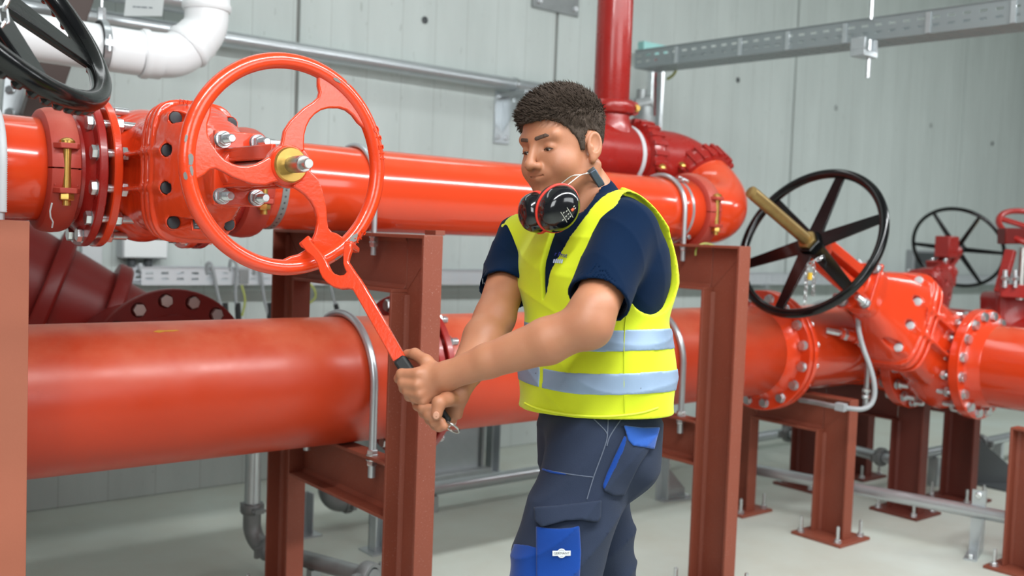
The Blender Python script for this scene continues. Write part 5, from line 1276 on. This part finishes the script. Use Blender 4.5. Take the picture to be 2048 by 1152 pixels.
# badge on the pocket
fcg = lambda p: f_trous(p)-.0105
c = surf(fcg, 1123, 1106); n = grad(fcg, c, .012); u = nrm(CB[0]-n*np.dot(CB[0], n)); v = np.cross(n, u)
bw, bh, br_ = .0175, .0047, .0088
pts = [(-bw, -bh), (-sqrt(br_**2-bh**2), -bh)]+[(br_*cos(a), br_*sin(a)) for a in np.linspace(pi+atan2(bh, sqrt(br_**2-bh**2)), 2*pi-atan2(bh, sqrt(br_**2-bh**2)), 12)][1:-1]+[(sqrt(br_**2-bh**2), -bh), (bw, -bh), (bw, bh), (sqrt(br_**2-bh**2), bh)]+[(br_*cos(a), br_*sin(a)) for a in np.linspace(atan2(bh, sqrt(br_**2-bh**2)), pi-atan2(bh, sqrt(br_**2-bh**2)), 12)][1:-1]+[(-sqrt(br_**2-bh**2), bh), (-bw, bh)]
bd = obj('badge', MB().prism(pts, c+n*.0012, u, v, n*.0012), WHITE, cargo if False else trous, label='white woven badge')
m = text_mb('GERMANT', .0066, c+n*.0026, u, v, .0002); obj('badge_print', m, CAPBLK, bd)
m = MB().tube([c+n*.0026+u*(.0065*cos(a))+v*(.0065*sin(a)) for a in np.linspace(.75, pi-.75, 8)], .0005, 6); m.bar(c+n*.0025-u*.003-v*.0056, c+n*.0025+u*.003-v*.0056, .0008, .0004, n); obj('badge_print', m, GREYINK, bd)
# boots
BOOT = mat('black_leather', (34, 34, 36), .5, bump=.2)
for A in (AL_, AR_):
    fd = nrm(V3(FW[0], FW[1], 0)); b0 = V3(A[0], A[1], 0)
    def f_boot(p, b0=b0, fd=fd):
        d = d_cone(p, b0+V3(0, 0, .07), b0+V3(0, 0, .2), .052, .056); sd = np.cross((0, 0, 1), fd)
        d = smin(d, d_econe(p, b0-fd*.04+V3(0, 0, .045), b0+fd*.16+V3(0, 0, .035), sd, (.042, .05), (.048, .038)), .03)
        return np.maximum(d, .0-p[:, 2])
    l2, h2 = bb([b0-fd*.11, b0+fd*.22], .07); l2[2] = -.01; h2[2] = .27
    sdf_obj('boot', f_boot, l2, h2, .006, BOOT, man, smooth=1)
# ---------------------------------------------------------------- wheel wrench and ear defenders
J = at(652, 532, 1, YH-.058); dJ = float(np.dot(J-CAM, CB[2]))
G = W(838, 768, 1.957); ax = nrm(G-J); Lg = np.linalg.norm(G-J)
vd = nrm(CB[2]*1.0); sd = nrm(np.cross(ax, vd)); nd = nrm(np.cross(sd, ax))            # sd: across the bar in the picture plane
if np.dot(sd, CB[0]) < 0: sd = -sd
wr = thing('valve_wrench', 'red forked valve wrench with black grip hooked on the red handwheel', 'wrench', G)
def wp(px, py):                                                 # outline point on the wrench's own plane
    r = ray(px, py); t = np.dot(J-CAM, nd)/np.dot(r, nd); p = CAM+r*t-J; return (np.dot(p, sd), np.dot(p, ax))
out = [(602, 487), (618, 478), (627, 488), (637, 499), (648, 512), (655, 524), (659, 533), (663, 541), (671, 549), (681, 552), (690, 551), (695, 545), (691, 538), (688, 528), (688, 505), (690, 488), (703, 487), (705, 500), (700, 514), (698, 524), (703, 531), (712, 545), (722, 558), (735, 579), (812, 714), (788, 724), (707, 580), (698, 578), (684, 579), (668, 575), (655, 566), (646, 556), (641, 545), (636, 528), (628, 516), (615, 505)]
poly = [wp(*q) for q in out]
obj('head_and_bar', MB().prism(poly, J-nd*.007, sd, ax, nd*.014), RED, wr, bevel=.0025, fix=True)
# hooked lips that close over the rim
for (a, b, w_) in (((611, 484), (640, 520), .034), ((697, 489), (694, 528), .022)):
    pa, pb = [J+sd*q[0]+ax*q[1] for q in (wp(*a), wp(*b))]
    s = 1 if np.dot(nd, CB[2]) > 0 else -1
    obj('lip', MB().bar(pa-nd*s*.004, pa+nd*s*.050, w_*.8, .014, pb-pa, 0, w_*.7, .012), RED, wr, bevel=.003)
g0 = wp(798, 717); g1 = wp(893, 848); P0 = J+sd*g0[0]+ax*g0[1]; P1g = J+sd*g1[0]+ax*g1[1]
obj('grip', MB().bar(P0, P1g, .027, .021, nd), RUBBER, wr, bevel=.006, seg=3, label='black rubber grip')
rc = P1g+ax*.012
obj('ring', MB().torus(rc+sd*.004, nrm(CB[1]*.75-CB[0]*.5-CB[2]*.5), .0165, .0022, 40, 10), STEEL, wr, label='steel key ring')
# ear defenders round the neck
PEAR = mat('black_gloss_shell', (16, 17, 20), .14, coat=.6); SIGNAL = mat('signal_red_ring', (226, 58, 44), .45); FOAM = mat('black_foam_cushion', (24, 24, 26), .7)
ed = thing('ear_defenders', 'black ear defenders with red rings hanging round the man\'s neck', 'ear defenders', W(1105, 415, 2.0))
def cup(c, axis, up, a, b, ring_t, nm='ear_cup'):
    c = V3(*c); w = nrm(axis); u = nrm(np.cross(up, w)); v = np.cross(w, u)
    def shell(prof, mt, name, par, n=48):
        m = MB(); vs = []; fs = []
        for t, r in prof:
            for i in range(n):
                an = 2*pi*i/n; vs.append(c+w*t+u*(a*r*cos(an))+v*(b*r*sin(an)))
        for j in range(len(prof)-1):
            for i in range(n): fs.append((j*n+i, j*n+(i+1) % n, (j+1)*n+(i+1) % n, (j+1)*n+i))
        fs.append(tuple(range(n-1, -1, -1))); fs.append(tuple((len(prof)-1)*n+i for i in range(n)))
        m.add(vs, fs); return obj(name, m, mt, par)
    o = shell([(0, 1.0), (.006, 1.0), (.010, .97), (.018, .92), (.027, .80), (.033, .62), (.036, .40), (.037, .15)], PEAR, nm, ed)
    shell([(-ring_t, 1.03), (-ring_t*.8, 1.06), (-.001, 1.06), (.001, 1.02)], SIGNAL, 'red_ring', o)
    shell([(-ring_t-.022, .86), (-ring_t-.018, .97), (-ring_t-.004, 1.0), (-ring_t, .98)], FOAM, 'cushion', o)
    return o, c, w, u, v
nA = nrm(np.array((.30, .22, -.93))@CB); nB = nrm(np.array((-.80, .10, -.52))@CB)
cA_ = W(1116, 417, 1.955); oA, cA_, wA, uA, vA = cup(cA_, nA, UP+CB[0]*.55, .0415, .049, .007)
cup(W(1074, 425, 2.005), nB, UP-CB[0]*.2, .034, .042, .008)
# print on the near cup
INKW = mat('pale_cup_print', (206, 206, 190), .6)
e1 = nrm(CB[0]*.82-CB[1]*.57); e1 = nrm(e1-wA*np.dot(e1, wA)); e2 = np.cross(wA, e1)
cp_ = cA_+wA*.0345+CB[0]*.008+CB[1]*.006
def q2(x, y): return cp_+e1*x+e2*y
def onw(x, y, h=0):
    p = q2(x, y); r = p-cA_; rr2 = (np.dot(r, uA)/.0415)**2+(np.dot(r, vA)/.049)**2; k = sqrt(rr2)
    z = np.interp(k, [.15, .40, .62, .80, .92, 1.0], [.037, .036, .033, .027, .018, .008]); return p-wA*np.dot(r, wA)+wA*(z+.0004+h)
m = MB()
for x0 in (-.010, .0055):
    m.tube([onw(x0, y) for y in np.linspace(-.013, .012, 9)], .0005, 6)
for i, (x, y) in enumerate(((-.0145, -.004), (-.0055, .007), (-.0055, -.002), (-.004, -.0095), (.001, .006), (.001, -.001), (.0015, -.008), (.019, .004), (.019, -.001))):
    m.tube([onw(x-.0016, y), onw(x+.0016, y+.0008)], .0007, 6)
obj('cup_print', m, INKW, oA)
m = MB(); m.tube([onw(.0095, .001), onw(.0155, .001)], .0026, 8); obj('cup_sign', m, mat('orange_sign', (214, 86, 48), .5), oA)
# wires and neck band
obj('wire', MB().tube(smooth_path([W(1094, 388, 1.975), W(1108, 378, 1.985), W(1124, 366, 2.0), W(1144, 352, 2.01), W(1165, 349, 2.03), W(1182, 343, 2.05)]), .0013, 8), STEEL, ed)
obj('wire', MB().tube(smooth_path([W(1118, 384, 1.972), W(1140, 366, 1.99), W(1162, 350, 2.02), W(1182, 347, 2.05)]), .0011, 8), STEEL, ed)
obj('slider', MB().bar(W(1093, 390, 1.968), W(1122, 369, 1.978), .006, .005, CB[2]), RUBBER, ed, bevel=.001)
bp_ = smooth_path([W(1181, 338, 2.045), W(1190, 352, 2.052), W(1201, 368, 2.075), W(1206, 382, 2.12), W(1190, 388, 2.2), W(1150, 388, 2.24), W(1110, 395, 2.2), W(1085, 405, 2.12)])
obj('band_end', MB().bar(W(1185, 341, 2.03), W(1203, 372, 2.045), .015, .006, -CB[2]), mat('blue_grey_metal', (78, 90, 104), .35, .5), ed, bevel=.002)
obj('neck_band', MB().tube(bp_, .0085, 10, up=CB[2], flat=.55), DARKGREY, ed)
